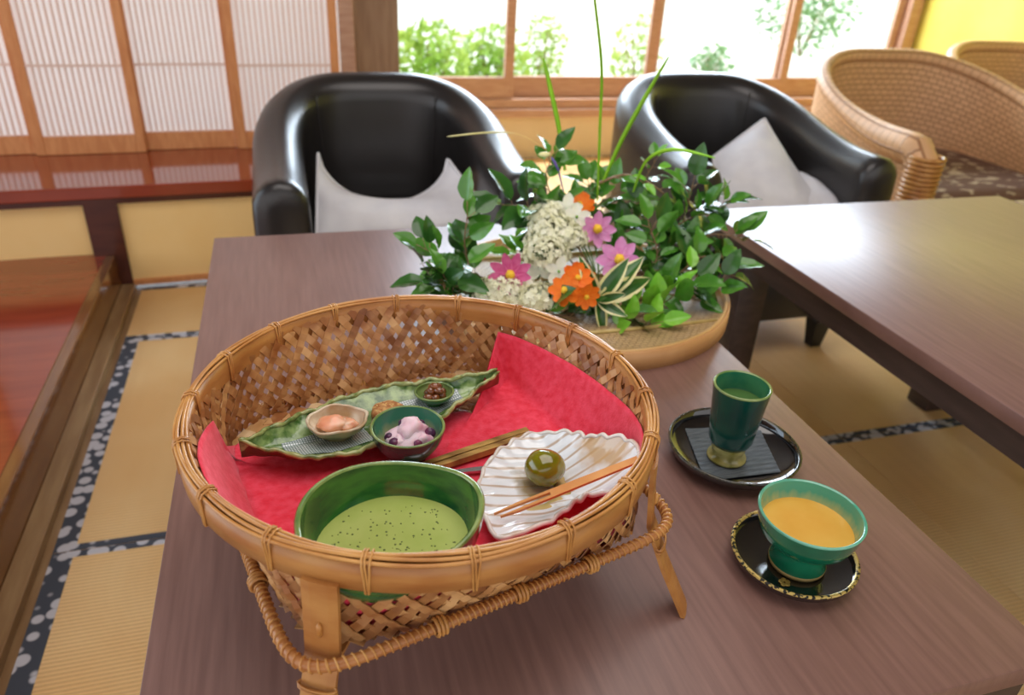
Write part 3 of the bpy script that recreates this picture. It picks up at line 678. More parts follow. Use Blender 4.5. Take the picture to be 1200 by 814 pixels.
# diagonal slats under the base
for k in range(2):
    a = math.radians(-31+90*k); u = Vector((math.cos(a), math.sin(a), 0)); v = Vector((-math.sin(a), math.cos(a), 0)); z = 0.6535-k*0.0042; mb = MB()
    V = [u*s_*0.190+v*q*0.011+Vector((0, 0, z+h)) for s_ in (-1, 1) for q in (-1, 1) for h in (-0.0018, 0.0018)]
    mb.add(V, [(0, 1, 3, 2), (4, 6, 7, 5), (0, 4, 5, 1), (2, 3, 7, 6), (0, 2, 6, 4), (1, 5, 7, 3)]); mb.build('base_slat', M['bamboo'], bk, False)
# legs : flat bamboo, from outer rim down to the table
for k in range(4):
    a = math.radians(-31+90*k+(1.0 if k == 3 else 0)); u = Vector((math.cos(a), math.sin(a), 0)); v = Vector((-math.sin(a), math.cos(a), 0))
    pr = [(0.1992, 0.7245), (0.2005, 0.70), (0.2040, 0.664), (0.2220, 0.62), (0.2465, 0.5705)]
    def lf(uu, vv): pass
    V = []; F = []; n = len(pr); hw = [0.0128, 0.0128, 0.0126, 0.0122, 0.0118]
    for i, (r, z) in enumerate(pr):
        for (q, d) in ((-1, 0), (-0.5, 0.0012), (0.5, 0.0012), (1, 0), (1, -0.0035), (-1, -0.0035)): V.append(u*(r+d)+v*q*hw[i]+Vector((0, 0, z)))
    for i in range(n-1):
        for j in range(6): F.append((i*6+j, i*6+(j+1) % 6, i*6+6+(j+1) % 6, i*6+6+j))
    F.append((5, 4, 3, 2, 1, 0)); F.append(tuple((n-1)*6+j for j in range(6))); mb = MB(); mb.add(V, F); leg = mb.build('leg', M['bamboo'], bk, False)
    mb = MB(); c = u*0.2040+Vector((0, 0, 0.686)); mb.tube([c+Vector((0, 0, s_)) for s_ in (-0.006, -0.003, 0.003, 0.006)], [0.0010, 0.0022, 0.0022, 0.0010], 6); mb.build('peg', M['cane'], leg)
    mb = MB()
    for s_ in (0.0, 0.0028):
        z = 0.640+s_; rr_ = 0.2140; mb.tube([u*rr_+u*math.cos(q)*0.0042+v*math.sin(q)*0.0140+Vector((0, 0, z)) for q in [2*PI*j/16 for j in range(16)]], 0.0011, 5, closed=True)
    mb.build('leg_tie', M['cane'], leg)
# two little slat ends poking up inside
for (px, py) in ((318, 470), (466, 438)):
    p = atz(px, py, FZ+0.006)-Vector((BX, BY, 0)); mb = MB(); mb.tube([p+Vector((0, 0, -0.006)), p+Vector((0.001, 0, 0.002)), p+Vector((0.001, 0.001, 0.009))], [0.003, 0.0028, 0.0015], 6); mb.build('slat_end', M['cane'], bk)
tag(bk, 'large round open bamboo basket tray on four splayed legs', 'basket')

# felt cloth lining
keys = [(-170, 1.88), (-140, 1.85), (-100, 1.8), (-60, 1.84), (-23, 1.86), (4, 1.72), (30, 1.68), (55, 1.69), (55.4, 0.55), (80, 0.45), (110, 0.45), (140, 0.62), (148, 0.80), (153, 0.90), (158, 1.06), (163, 1.22), (168, 1.42), (167.5, 1.50), (166, 1.67), (172, 1.74), (182, 1.84), (190, 1.88)]
fk = sorted([(a, m) for a, m in keys if not (a == 167.5 or a == 166)]); fk = [k for k in fk if k[0] != 168]+[(165.2, 1.30), (166, 1.66)]; fk.sort()
def felt_ext(d):
    for i in range(len(fk)-1):
        if fk[i][0] <= d <= fk[i+1][0]:
            f = (d-fk[i][0])/(fk[i+1][0]-fk[i][0]); return fk[i][1]+(fk[i+1][1]-fk[i][1])*f
    return 1.86
mb = MB(); angs = sorted(set([-170+1.5*i for i in range(240)]+[55, 55.4, 165.2, 166])); NV = 26
V = []; F = []
for ai, d in enumerate(angs):
    e = felt_ext(d); p = math.radians(d)
    for j in range(NV+1):
        m_ = e*j/NV; p = math.radians(d)-(math.radians(5.5)*sm((d-25)/30)*max(0, min(1, (1.69-m_)/0.69)) if 25 < d < 56 else 0); q = BS(p, m_, 0.0022); sag = 0.0
        if 0.8 < m_ < 1.35:   # softened crease between base and wall
            sag = 0.004*(1-abs(m_-1.05)/0.3) if abs(m_-1.05) < 0.3 else 0
        q += Vector((-math.cos(p)*sag, -math.sin(p)*sag, sag*0.5)); q.z += 0.0006*noise.noise(Vector((q.x*30, q.y*30, 0)))+0.0004; V.append(q)
n_ = len(angs)
for i in range(n_):
    i2 = (i+1) % n_
    for j in range(NV): F.append((i*(NV+1)+j, i2*(NV+1)+j, i2*(NV+1)+j+1, i*(NV+1)+j+1))
mb.add(V, F); felt = mb.build('felt_cloth', M['felt'], None, True, (BX, BY, 0)); sol = felt.modifiers.new('thickness', 'SOLIDIFY'); sol.thickness = 0.0012; sol.offset = 1
tag(felt, 'red felt cloth lining the bamboo basket', 'cloth')
IZ = FZ+0.0045   # level things stand on inside

# ================================================================ THINGS IN THE BASKET
def bowl(name, c, R, H, rf, hf, t, mo, mi_, mr, label, cat, fill=None, warp=None, n=72, mfoot=None, belly=0.55, fillname='contents'):
    """outside + inside + lip + foot parts"""
    r = empty(name, c); K = 14
    outer = [(0.0, 0.002), (rf*0.8, 0.001), (rf*0.84, 0.0), (rf, 0.0), (rf*0.97, hf)]
    for i in range(1, K+1):
        f = i/K; outer.append((rf*0.97+(R-rf*0.97)*math.sin(f*PI/2)**belly if False else rf*0.97+(R-rf*0.97)*(1-(1-f)**(1/belly)), hf+(H-hf)*f))
    inner = []
    for i in range(K, -1, -1):
        f = i/K; rr_ = rf*0.97+(R-rf*0.97)*(1-(1-f)**(1/belly))-t; inner.append((max(rr_, 0.001), max(hf+(H-hf)*f, hf+t*1.1)))
    inner.append((0.0, hf+t))
    mb = MB(); mb.lathe(outer, n, warp=warp); mb.build('outer_wall', mo, r)
    mb = MB(); mb.lathe(inner, n, warp=warp); mb.build('inner_wall', mi_, r)
    mb = MB(); mb.lathe([(R, H-0.001), (R+0.0004, H), (R-t*0.3, H+t*0.35), (R-t*0.7, H+t*0.3), (R-t, H-0.001)], n, warp=warp); mb.build('lip', mr, r)
    if mfoot:
        mb = MB(); mb.lathe([(rf*0.6, 0.0), (rf*1.03, 0.0), (rf*1.03, hf*0.5), (rf*0.98, hf*0.6)], n, warp=warp); mb.build('foot_ring', mfoot, r)
    if fill:
        z, m, dome = fill; f = (z-hf)/(H-hf); rr_ = rf*0.97+(R-rf*0.97)*(1-(1-f)**(1/belly))-t
        mb = MB(); pr = [(max(rr_+0.0006, 0)*(1-k/10), z+dome*(1-(1-k/10)**2)) for k in range(11)]; mb.lathe(pr, n, warp=warp); mb.build(fillname, m, r)
    if label: tag(r, label, cat)
    return r
def mwarp(v, a, i):
    k = 1+0.03*math.sin(2*a+0.6)+0.012*math.sin(3*a+2)+0.006*math.sin(5*a); z = v.z*(1+0.03*math.sin(2*a+2.4)+0.02*math.sin(a*3+1)) if v.z > 0.045 else v.z
    return Vector((v.x*k*1.02, v.y*k*0.95, z))
M['matcha_in'] = mat('green_glaze_inside', srgb(22, 74, 40), 0.12, srgb(58, 118, 48), 30, (1, 1, 3), 5, coat=0.5, bump=0.1, bscale=80, bdist=0.001)
bw = bowl('matcha_bowl', (0.0465, 0.4085, IZ), 0.0640, 0.0645, 0.030, 0.007, 0.0042, M['green_glaze'], M['matcha_in'], M['rim_glaze'], 'large green glazed tea bowl of frothy matcha in the basket', 'tea bowl', (0.036, M['matcha'], 0.0), mwarp, belly=0.42, fillname='matcha_tea')
mb = MB(); rnd = random.Random(3)
for i in range(150):
    a = rnd.uniform(0, 2*PI); rr_ = 0.048*math.sqrt(rnd.random()); s_ = rnd.choice([0.0004, 0.0005, 0.0007, 0.0011]) ; s_ = min(s_, 0.0009); mb.lathe([(0.0, 0.0003), (s_*0.8, 0.0002), (s_, 0.0)], 8, c=(rr_*math.cos(a), rr_*math.sin(a)*0.93, 0.0361))
mb.build('froth_bubbles', mat('froth_bubble_hole', srgb(84, 100, 40), 0.3), bw)
tea = [c for c in bw.children if c.name.startswith('matcha_tea')][0]

sb = bowl('small_bowl', (0.0805, 0.5500, IZ), 0.0330, 0.036, 0.0155, 0.004, 0.0024, M['teal_glaze'], radial_glaze('green_to_cream_glaze', srgb(190, 178, 120), srgb(60, 130, 104), 0.012, 0.026), M['rim_glaze'], 'small dark green bowl of pink creamed berries beside the leaf dish', 'bowl', None, None, belly=0.5)
def lumps(name, items, m, label, cat, group=None, loc=(0, 0, 0)):
    pass
t = empty('berry_cream', (0.0820, 0.5490, IZ+0.0145)); t.scale = (1.18, 1.18, 1.25); mb = MB(); mb.blob((0, 0, 0.004), (0.018, 0.017, 0.010), 0, 0.35, 30, 1); mb.blob((0.002, 0.002, 0.012), (0.0105, 0.010, 0.009), 0, 0.4, 40, 2); mb.blob((0.008, -0.006, 0.007), (0.0085, 0.008, 0.007), 0, 0.4, 40, 3); mb.blob((-0.009, -0.004, 0.006), (0.008, 0.008, 0.006), 0, 0.4, 40, 4)
mb.build('cream', M['yog'], t)
for (x, y, z, s_) in ((0.0150, -0.002, 0.0105, 0.0048), (-0.0130, -0.007, 0.0085, 0.0045), (0.004, -0.013, 0.0095, 0.0036), (-0.004, 0.010, 0.0135, 0.0035), (0.010, 0.008, 0.0125, 0.0034), (-0.0155, 0.002, 0.008, 0.004)):
    mb = MB(); mb.blob((x, y, z), s_, 0, 0.2, 30, x*100, 2); mb.build('berry', M['berry'], t)
tag(t, 'pink and white creamed berry dessert in the small dark green bowl', 'dessert')

# leaf shaped dish
LC = Vector((0.065, 0.605, IZ)); LA = math.atan2(0.072, 0.248); LU = Vector((math.cos(LA), math.sin(LA), 0)); LV = Vector((-math.sin(LA), math.cos(LA), 0))
def interp(T, x):
    for i in range(len(T)-1):
        if T[i][0] <= x <= T[i+1][0]:
            f = (x-T[i][0])/(T[i+1][0]-T[i][0]); f = f*f*(3-2*f); return T[i][1]+(T[i+1][1]-T[i][1])*f
    return T[0][1] if x < T[0][0] else T[-1][1]
UP = [(-0.134, 0.001), (-0.10, 0.016), (-0.070, 0.030), (-0.02, 0.042), (0.02, 0.043), (0.06, 0.030), (0.095, 0.014), (0.130, 0.002)]
LO = [(-0.134, 0.001), (-0.115, 0.017), (-0.09, 0.038), (-0.055, 0.047), (-0.02, 0.045), (0.03, 0.040), (0.07, 0.024), (0.10, 0.012), (0.130, 0.002)]
def leafpt(u, v, dz=0.0):
    s_ = -0.134+0.264*u; hw = interp(UP, s_) if v > 0 else interp(LO, s_); e = abs(v); tip = (abs(s_+0.002)/0.134)**2.2
    wv = 0.0016*math.sin(s_*190+v*2)*e**3; wid = v*(hw+wv)
    z = 0.0035+0.0135*e**2.6+0.013*tip+0.0012*noise.noise(Vector((s_*60, v*3, 1)))*(0.3+e)-0.0014*math.exp(-(v/0.06)**2)
    return LU*s_+LV*wid+Vector((0, 0, z+dz))
lf = empty('leaf_dish', LC)
mb = MB(); mb.grid(lambda u, v: leafpt(u, 2*v-1), 90, 36); mb.build('glazed_leaf', M['leafglaze'], lf)
mb = MB(); mb.grid(lambda u, v: leafpt(u, (2*v-1)*0.985, -0.0032-0.0003), 90, 36); mb.build('underside', M['leafunder'], lf)
mb = MB()
for v in (1, -1): mb.tube([leafpt(i/110, v, -0.0012)+Vector((0, 0, 0.0006*math.sin(i*1.3))) for i in range(111)], [0.0012+0.0014*math.sin(PI*min(1, max(0, i/110)))**0.4+0.0003*math.sin(i*0.9) for i in range(111)], 8)
mb.build('rolled_edge', M['leafrim'], lf)
def hatch():
    m = mat('impressed_net_glaze', srgb(206, 216, 218), 0.2, coat=0.5); t = m.node_tree; N = t.nodes; L = t.links; b_ = N['Principled BSDF']; c = N.new('ShaderNodeTexCoord'); g = N.new('ShaderNodeMapping'); g.inputs['Rotation'].default_value = (0, 0, -LA)
    k = N.new('ShaderNodeTexBrick'); k.offset = 0; k.inputs['Scale'].default_value = 420; k.inputs['Brick Width'].default_value = 1; k.inputs['Row Height'].default_value = 1; k.inputs['Mortar Size'].default_value = 0.2
    k.inputs['Color1'].default_value = (*srgb(212, 222, 224), 1); k.inputs['Color2'].default_value = (*srgb(206, 216, 220), 1); k.inputs['Mortar'].default_value = (*srgb(120, 140, 138), 1)
    L.new(c.outputs['Object'], g.inputs[0]); L.new(g.outputs[0], k.inputs['Vector']); L.new(k.outputs['Color'], b_.inputs['Base Color']); return m
hm = hatch()
for (s0, s1, v0, v1) in ((-0.098, -0.020, -0.62, 0.30), (0.018, 0.086, -0.5, 0.55)):
    mb = MB(); mb.grid(lambda u, v: leafpt((s0+(s1-s0)*u+0.134)/0.264, v0+(v1-v0)*v+0.10*(u-0.5), 0.0006), 30, 16); mb.build('net_panel', hm, lf)
tag(lf, 'long green leaf shaped ceramic dish holding three small morsels', 'dish')
# small cream cup with orange paste
def facet(v, a, i):
    k = 1+0.022*math.sin(5*a+0.5)+0.016*math.sin(8*a)+0.012*math.sin(13*a); return Vector((v.x*k*1.08, v.y*k*0.92, v.z*(1+0.05*math.sin(4*a+1)) if v.z > 0.012 else v.z))
cc = atz(396, 503, IZ+0.012)
bowl('shell_cup', (cc.x, cc.y, IZ+0.0055), 0.0262, 0.0185, 0.012, 0.003, 0.0026, M['cupgreen'], M['whiteclay'], M['whiteclay'], 'cream faceted little cup with orange paste on the leaf dish', 'cup', None, facet, 40, belly=0.5)
t = MB(); t.blob((-0.004, 0.001, 0.001), (0.0150, 0.0110, 0.0066), 0, 0.3, 30, 5); t.blob((0.008, -0.001, -0.0005), (0.010, 0.0085, 0.0050), 0, 0.3, 30, 6); o = t.build('orange_paste', M['orange'], None, True, (cc.x, cc.y, IZ+0.0055+0.0125)); tag(o, 'soft orange slice lying in the cream faceted cup', 'food')
cc = atz(455, 479, IZ+0.016); t = empty('cookie', (cc.x, cc.y, IZ+0.0055)); mb = MB(); mb.lathe([(0, 0), (0.014, 0), (0.0163, 0.002), (0.0168, 0.006), (0.0160, 0.0098), (0.0135, 0.0115), (0.006, 0.0120), (0, 0.0120)], 48, warp=lambda v, a, i: v*(1+0.02*math.sin(6*a))+Vector((0, 0, 0.0006*noise.noise(v*200)))); mb.build('baked_body', M['cookie'], t)
mb = MB()
for i in range(26):
    a = rnd.uniform(0, 2*PI); rr_ = 0.0135*math.sqrt(rnd.random()); mb.blob((rr_*math.cos(a), rr_*math.sin(a), 0.0119), (0.0010, 0.0008, 0.0006), 0, 0.3, 30, i, 1)
mb.build('crumbs', M['cheese'], t); tag(t, 'round brown crumbly cookie in the middle of the leaf dish', 'cookie')
cc = atz(509, 466, IZ+0.012); bc = cc.copy(); bowl('bean_cup', (cc.x, cc.y, IZ+0.0065), 0.0188, 0.0135, 0.009, 0.002, 0.002, M['green_glaze'], M['rim_glaze'], M['rim_glaze'], 'tiny green cup of glazed brown beans on the leaf dish', 'cup', None, lambda v, a, i: Vector((v.x*1.06, v.y*0.95, v.z)), 40, belly=0.5)
k = 0; spots = [(-0.0075, -0.004, 0), (0.0, -0.007, 0), (0.0075, -0.003, 0), (-0.005, 0.005, 0), (0.003, 0.002, 0.001), (0.009, 0.005, 0), (0, 0.009, 0), (-0.004, 0, 0.006), (0.004, -0.003, 0.0065), (0.005, 0.006, 0.006), (-0.001, 0.006, 0.0065), (0.0005, 0.001, 0.0105)]
where = ['front left', 'front middle', 'front right', 'left', 'centre', 'right', 'back', 'upper left', 'upper front', 'upper right', 'upper back', 'topmost']
for i, (x, y, z) in enumerate(spots):
    mb = MB(); mb.blob((0, 0, 0), (0.0054, 0.0043, 0.0041), 0, 0.25, 40, i*1.3, 2); o = mb.build('glazed_bean', M['nut'], None, True, (cc.x+x*0.9, cc.y+y*0.9, IZ+0.0065+0.0095+z*0.85)); o.rotation_euler = (0, 0, i*1.1); tag(o, 'shiny brown bean in the tiny green cup, %s of the heap' % where[i], 'bean', 'glazed beans in the tiny green cup')

# white rippled plate
OUT = [(0.124, 0.458), (0.130, 0.488), (0.146, 0.513), (0.170, 0.533), (0.195, 0.546), (0.222, 0.542), (0.247, 0.530), (0.268, 0.522), (0.287, 0.512), (0.287, 0.492), (0.276, 0.474), (0.258, 0.460), (0.236, 0.452), (0.215, 0.446), (0.196, 0.436), (0.182, 0.432), (0.168, 0.421), (0.148, 0.414), (0.130, 0.414), (0.122, 0.434)]
def lift(x, y):
    k = max(0, (x-0.205)/0.082); f = (1.09-(0.68+0.036*k))/(1.09-0.68); return x*f, y*f
OUT = [lift(x, y) for x, y in OUT]
PC = Vector((0.200, 0.476, IZ)); pa = sorted([(math.atan2(y-PC.y, x-PC.x), math.hypot(x-PC.x, y-PC.y)) for x, y in OUT]); pa = [(pa[-1][0]-2*PI, pa[-1][1])]+pa+[(pa[0][0]+2*PI, pa[0][1])]
def prad(a):
    for i in range(len(pa)-1):
        if pa[i][0] <= a <= pa[i+1][0]:
            f = (a-pa[i][0])/(pa[i+1][0]-pa[i][0]); return pa[i][1]+(pa[i+1][1]-pa[i][1])*f
    return pa[-1][1]
def ppt(u, v, dz=0, sh=1):
    a = -PI+2*PI*u; r = prad(a)*v*sh*0.965; r *= 1+0.012*math.sin(a*17)*v**4
    x, y = r*math.cos(a), r*math.sin(a)
    fr_ = 0.5+0.5*math.cos(a+1.15)      # strongest on the near edge
    z = 0.008+0.009*v**3+0.036*max(0, x-0.005)/0.060+0.00038*math.sin((y+0.006*math.sin(x*50))*620)+v**6*(0.0045*fr_*math.sin(x*130+1)+0.0012*math.sin(a*23))
    return Vector((x, y, z+dz))
pl = empty('rippled_plate', PC); mb = MB(); mb.grid(lambda u, v: ppt(u, v), 220, 60, cu=True); mb.build('glazed_top', M['shell'], pl)
mb = MB(); mb.grid(lambda u, v: ppt(u, v, -0.0036, 0.985), 180, 20, cu=True); mb.build('clay_underside', mat('bare_pink_clay', srgb(206, 160, 130), 0.6), pl)
mb = MB(); mb.tube([ppt(i/220, 1, -0.0016) for i in range(220)], 0.0021, 8, closed=True); mb.build('rounded_edge', mat('edge_white_glaze', srgb(226, 222, 214), 0.15, srgb(200, 176, 150), 60, ramp=(0.5, 0.75), coat=0.5), pl)
mb = MB(); mb.lathe([(0.028, 0.0), (0.034, 0.0), (0.038, 0.009), (0.024, 0.009), (0.028, 0.0)], 32, c=(-0.028, 0, 0)); mb.build('foot_ring', M['clay'], pl)
tag(pl, 'white rippled shell like plate carrying the green jelly ball', 'plate')
mb = MB(); mb.blob((0, 0, 0), (0.0178, 0.0172, 0.0160), 0, 0.05, 30, 3, 4); o = mb.build('jelly_ball', M['jelly'], None, True, (0.1875, 0.4805, IZ+0.0085+0.0158)); tag(o, 'round olive green jelly sweet on the white plate', 'sweet')
# bamboo pick
A_ = atz(580, 605, IZ+0.018); B_ = atz(748, 538, IZ+0.056); d = (B_-A_); Lp = d.length; d.normalize(); s_ = Vector((0, 0, 1)).cross(d).normalized(); nn = d.cross(s_)
pk = empty('bamboo_pick', A_); mb = MB()
def bar(mb, pts, th=0.0011):   # pts: (t along, left, right)
    V = []; F = []
    for t_, l_, r_ in pts: V += [d*t_+s_*l_+nn*th, d*t_+s_*r_+nn*th, d*t_+s_*r_-nn*th, d*t_+s_*l_-nn*th]
    for i in range(len(pts)-1):
        for j in range(4): F.append((i*4+j, i*4+(j+1) % 4, i*4+4+(j+1) % 4, i*4+4+j))
    F.append((3, 2, 1, 0)); F.append(tuple(len(V)-4+j for j in range(4))); mb.add(V, F)
bar(mb, [(0.048, -0.0046, 0.0046), (Lp*0.75, -0.0040, 0.0040), (Lp, -0.0034, 0.0034)]); mb.build('handle', M['pick'], pk, False)
for sg in (-1, 1):
    mb = MB(); bar(mb, [(0.0 if sg > 0 else 0.004, sg*0.0028-0.0003, sg*0.0028+0.0003), (0.020, sg*0.0034-0.0013, sg*0.0034+0.0013), (0.0479, sg*0.0031-0.0015, sg*0.0031+0.0015)]); mb.build('prong', M['pick'], pk, False)
tag(pk, 'two pronged bamboo pick lying across the white plate', 'pick')
# chopsticks
A_ = atz(470, 558, IZ+0.004); B_ = atz(621, 508, IZ+0.004); d = (B_-A_).normalized(); sd = Vector((-d.y, d.x, 0)); L_ = (B_-A_).length
for k, (off, lab) in enumerate(((0.0042, 'brown bamboo chopstick, the farther of the pair by the white plate'), (-0.0034, 'brown bamboo chopstick, the nearer of the pair by the white plate'))):
    mb = MB(); P0 = Vector((0, 0, 0)); V = []; F = []
    for t_, w_ in ((0, 0.0022), (L_*0.5, 0.0031), (L_-0.004*k, 0.0034)): V += [d*t_+sd*w_+Vector((0, 0, w_)), d*t_-sd*w_+Vector((0, 0, w_)), d*t_-sd*w_-Vector((0, 0, w_)), d*t_+sd*w_-Vector((0, 0, w_))]
    for i in range(2):
        for j in range(4): F.append((i*4+j, i*4+(j+1) % 4, i*4+4+(j+1) % 4, i*4+4+j))
    F += [(3, 2, 1, 0), (8, 9, 10, 11)]; mb.add(V, F); o = mb.build('chopstick', M['stick'], None, False, A_+sd*off); tag(o, lab, 'chopstick', 'pair of chopsticks')
# steel spoon handle tucked under the plate
A_ = atz(505, 556, IZ+0.003); B_ = atz(592, 546, IZ+0.003); d = (B_-A_); mb = MB(); n = 20; V = []; F = []; sd = Vector((-d.y, d.x, 0)).normalized()
for i in range(n+1):
    f = i/n; w_ = 0.0035*(0.55+0.45*f); p = d*f; V += [p+sd*w_+Vector((0, 0, 0.0008)), p-sd*w_+Vector((0, 0, 0.0008)), p-sd*w_-Vector((0, 0, 0.0008)), p+sd*w_-Vector((0, 0, 0.0008))]
for i in range(n):
    for j in range(4): F.append((i*4+j, i*4+(j+1) % 4, i*4+4+(j+1) % 4, i*4+4+j))
F += [(3, 2, 1, 0), tuple(n*4+j for j in range(4))]
t = empty('spoon', A_); mb.add(V, F); mb.build('handle', M['steel'], t, False)
mb = MB(); mb.blob((-d.normalized().x*0.012, -d.normalized().y*0.012, 0.0005), (0.014, 0.009, 0.0020), 0, 0, 1, 0); mb.build('spoon_bowl', M['steel'], t)
tag(t, 'steel spoon handle between the matcha bowl and white plate', 'spoon')

# ================================================================ CUPS ON THE RIGHT
def saucer(name, c, R, H, rf, label, mrim=None, n=72):
    r = empty(name, c); mb = MB(); mb.lathe([(0, 0.0015), (rf*0.85, 0.0015), (rf*0.88, 0), (rf, 0), (rf*1.02, 0.003), (R*0.86, 0.0052), (R*0.96, H*0.55), (R, H), (R-0.0014, H+0.0008), (R-0.0032, H-0.0004), (R*0.93, H*0.58), (R*0.83, 0.0085), (rf*0.9, 0.0068), (0, 0.0065)], n); autosmooth(mb.build('lacquer_body', M['lacquer'], r), 50)
    if mrim:
        mb = MB(); mb.lathe([(R+0.0005, H-0.0012), (R+0.0007, H+0.0004), (R-0.0014, H+0.0014), (R-0.0034, H-0.0002)], n); mb.build('gold_rim', mrim, r)
    tag(r, label, 'saucer', 'round black lacquer saucers'); return r
saucer('lacquer_saucer', (0.4630, 0.5960, TZ), 0.0745, 0.0210, 0.052, 'plain black lacquer saucer under the tall green cup', mat('thin_gold_rim', srgb(70, 64, 40), 0.15, srgb(24, 26, 24), 120, coat=0.5))
cs = MB(); cps = [atz(x, y, TZ+0.009) for x, y in ((803, 560), (915, 572), (893, 492), (803, 498))]
cps = [atz(827, 562, TZ+0.010), atz(915, 552, TZ+0.0095), atz(888, 497, TZ+0.0095), atz(803, 502, TZ+0.0095)]
oc = Vector((0.4630, 0.5960, TZ+0.0072))
def cst(dz):
    def f(u, v):
        p = cps[0].lerp(cps[1], u).lerp(cps[3].lerp(cps[2], u), v); p = p-oc; r_ = Vector((p.x, p.y)).length; return Vector((p.x, p.y, 0.0008+dz+max(0, r_-0.052)**2*9+0.0004*math.sin(v*70)*(0 if r_ < 0.025 else 1)))
    return f
cs.grid(cst(0.0006), 40, 60); cs.grid(cst(0.0), 40, 60); o = cs.build('paper_coaster', M['coaster'], None, True, oc); tag(o, 'grey crinkled square coaster under the tall green cup', 'coaster')
# tall cup
t = empty('tall_cup', (0.4505, 0.5885, TZ+0.0093)); mb = MB()
mb.lathe([(0, 0.020), (0.014, 0.020), (0.0215, 0.022), (0.0245, 0.028), (0.0268, 0.05), (0.0290, 0.075), (0.0310, 0.0955)], 64); mb.build('outer_wall', M['teal_glaze'], t)
mb = MB(); mb.lathe([(0.0310, 0.0955), (0.0314, 0.0970), (0.0300, 0.0982), (0.0286, 0.0968)], 64); mb.build('lip', M['rim_glaze'], t)
mb = MB(); mb.lathe([(0.0286, 0.0968), (0.0268, 0.075), (0.0240, 0.035), (0.018, 0.026), (0, 0.025)], 64); mb.build('inner_wall', mat('green_inner_glaze', srgb(40, 112, 84), 0.1, srgb(70, 134, 92), 30, coat=0.5), t)
mb = MB(); mb.lathe([(0, 0), (.021, 0), (.0224, .002), (.0216, .0042), (.0165, .0062), (.0176, .0092), (.0164, .0122), (.0192, .0150), (.0175, .0200)], 48); mb.build('foot', M['olive_clay'], t)
mb = MB(); mb.lathe([(0.0268, 0.076), (0.015, 0.0762), (0, 0.0762)], 48); mb.build('tea', M['tea'], t)
tag(t, 'tall dark green cup of tea on a pale foot', 'cup')
saucer('lacquer_saucer', (0.4310, 0.4310, TZ), 0.0588, 0.0180, 0.035, 'black lacquer saucer with gold rim under the wide cup', M['gold'])
t = empty('wide_cup', (0.4330, 0.4265, TZ+0.0072)); t.scale = (1, 1, 1.06); mb = MB()
mb.lathe([(0.0262, 0.004), (0.0240, 0.008), (0.0222, 0.016), (0.0220, 0.020), (0.0255, 0.0235), (0.034, 0.028), (0.0415, 0.036), (0.0455, 0.046), (0.0478, 0.0575)], 72); mb.build('outer_wall', M['jade_glaze'], t)
mb = MB(); mb.lathe([(0.0478, 0.0575), (0.0482, 0.0590), (0.0468, 0.0600), (0.0452, 0.0585)], 72); mb.build('lip', M['jade_in'], t)
mb = MB(); mb.lathe([(0.0452, 0.0585), (0.0430, 0.046), (0.0390, 0.037), (0.030, 0.029), (0, 0.026)], 72); mb.build('inner_wall', radial_glaze('milky_to_jade_glaze', srgb(196, 190, 120), srgb(76, 164, 140), 0.038, 0.050), t)
mb = MB(); mb.lathe([(0.018, 0.001), (0.021, 0.0), (0.0258, 0.0), (0.0266, 0.0035), (0.0262, 0.0042)], 48); mb.build('foot_ring', M['clay'], t)
mb = MB(); mb.lathe([(0.0418, 0.0425), (0.030, 0.0432), (0, 0.0436)], 56); mb.build('soup', M['soup'], t)
tag(t, 'wide green footed cup filled with orange soup', 'cup')
# gold blossom painted on the second saucer
mb = MB(); p0 = atz(920, 680, TZ+0.0102)
for i in range(5):
    a = i*2*PI/5; mb.lathe([(0, 0.0004), (0.0022, 0.0003), (0.0025, 0)], 10, c=(math.cos(a)*0.0032, math.sin(a)*0.0032, 0))
sc2 = [o for o in COL.objects if o.name.startswith('lacquer_saucer')][-1]
o = mb.build('gold_blossom', M['goldp'], sc2); o.location = Vector((p0.x, p0.y, 0))-Vector((0.4310, 0.431, 0))+Vector((0, 0, 0.0082))

# ================================================================ FLOWER TRAY
SX, SY, SR = 0.444, 1.040, 0.235
sv = empty('bamboo_sieve', (SX, SY, TZ)); mb = MB(); mb.lathe([(SR-0.003, 0.0005), (SR+0.001, 0.0), (SR+0.0015, 0.014), (SR+0.001, 0.029), (SR-0.003, 0.0292), (SR-0.003, 0.0005)], 120); mb.build('outer_hoop', mat('pale_bamboo_hoop', srgb(208, 160, 108), 0.45, srgb(190, 140, 88), 12), sv)
mb = MB(); mb.lathe([(SR-0.008, 0.004), (SR-0.0035, 0.004), (SR-0.0035, 0.0305), (SR-0.008, 0.0305), (SR-0.008, 0.004)], 120); mb.build('inner_hoop', mat('pale_inner_hoop', srgb(216, 178, 120), 0.45, srgb(202, 158, 100), 12), sv)
mb = MB(); mb.grid(lambda u, v: Vector(((SR-0.009)*v*math.cos(2*PI*u), (SR-0.009)*v*math.sin(2*PI*u), 0.0150+0.006*v**3)), 64, 20, cu=True); mb.uv = [(v.x, v.y) for v in mb.V]
wm = M['ajiro']; wm.node_tree.nodes['Mapping'].inputs['Scale'].default_value = (150, 150, 1); mb.build('woven_mat', wm, sv)
mb = MB()
for k in (-0.15, -0.05, 0.05, 0.15):
    h_ = math.sqrt(SR**2-k*k)-0.009; mb.tube([(-h_, k, 0.020), (0, k, 0.018), (h_, k, 0.020)], 0.0035, 6)
mb.build('cross_slat', M['clay'], sv)
tag(sv, 'flat round bamboo sieve holding the flowers on the table', 'sieve')

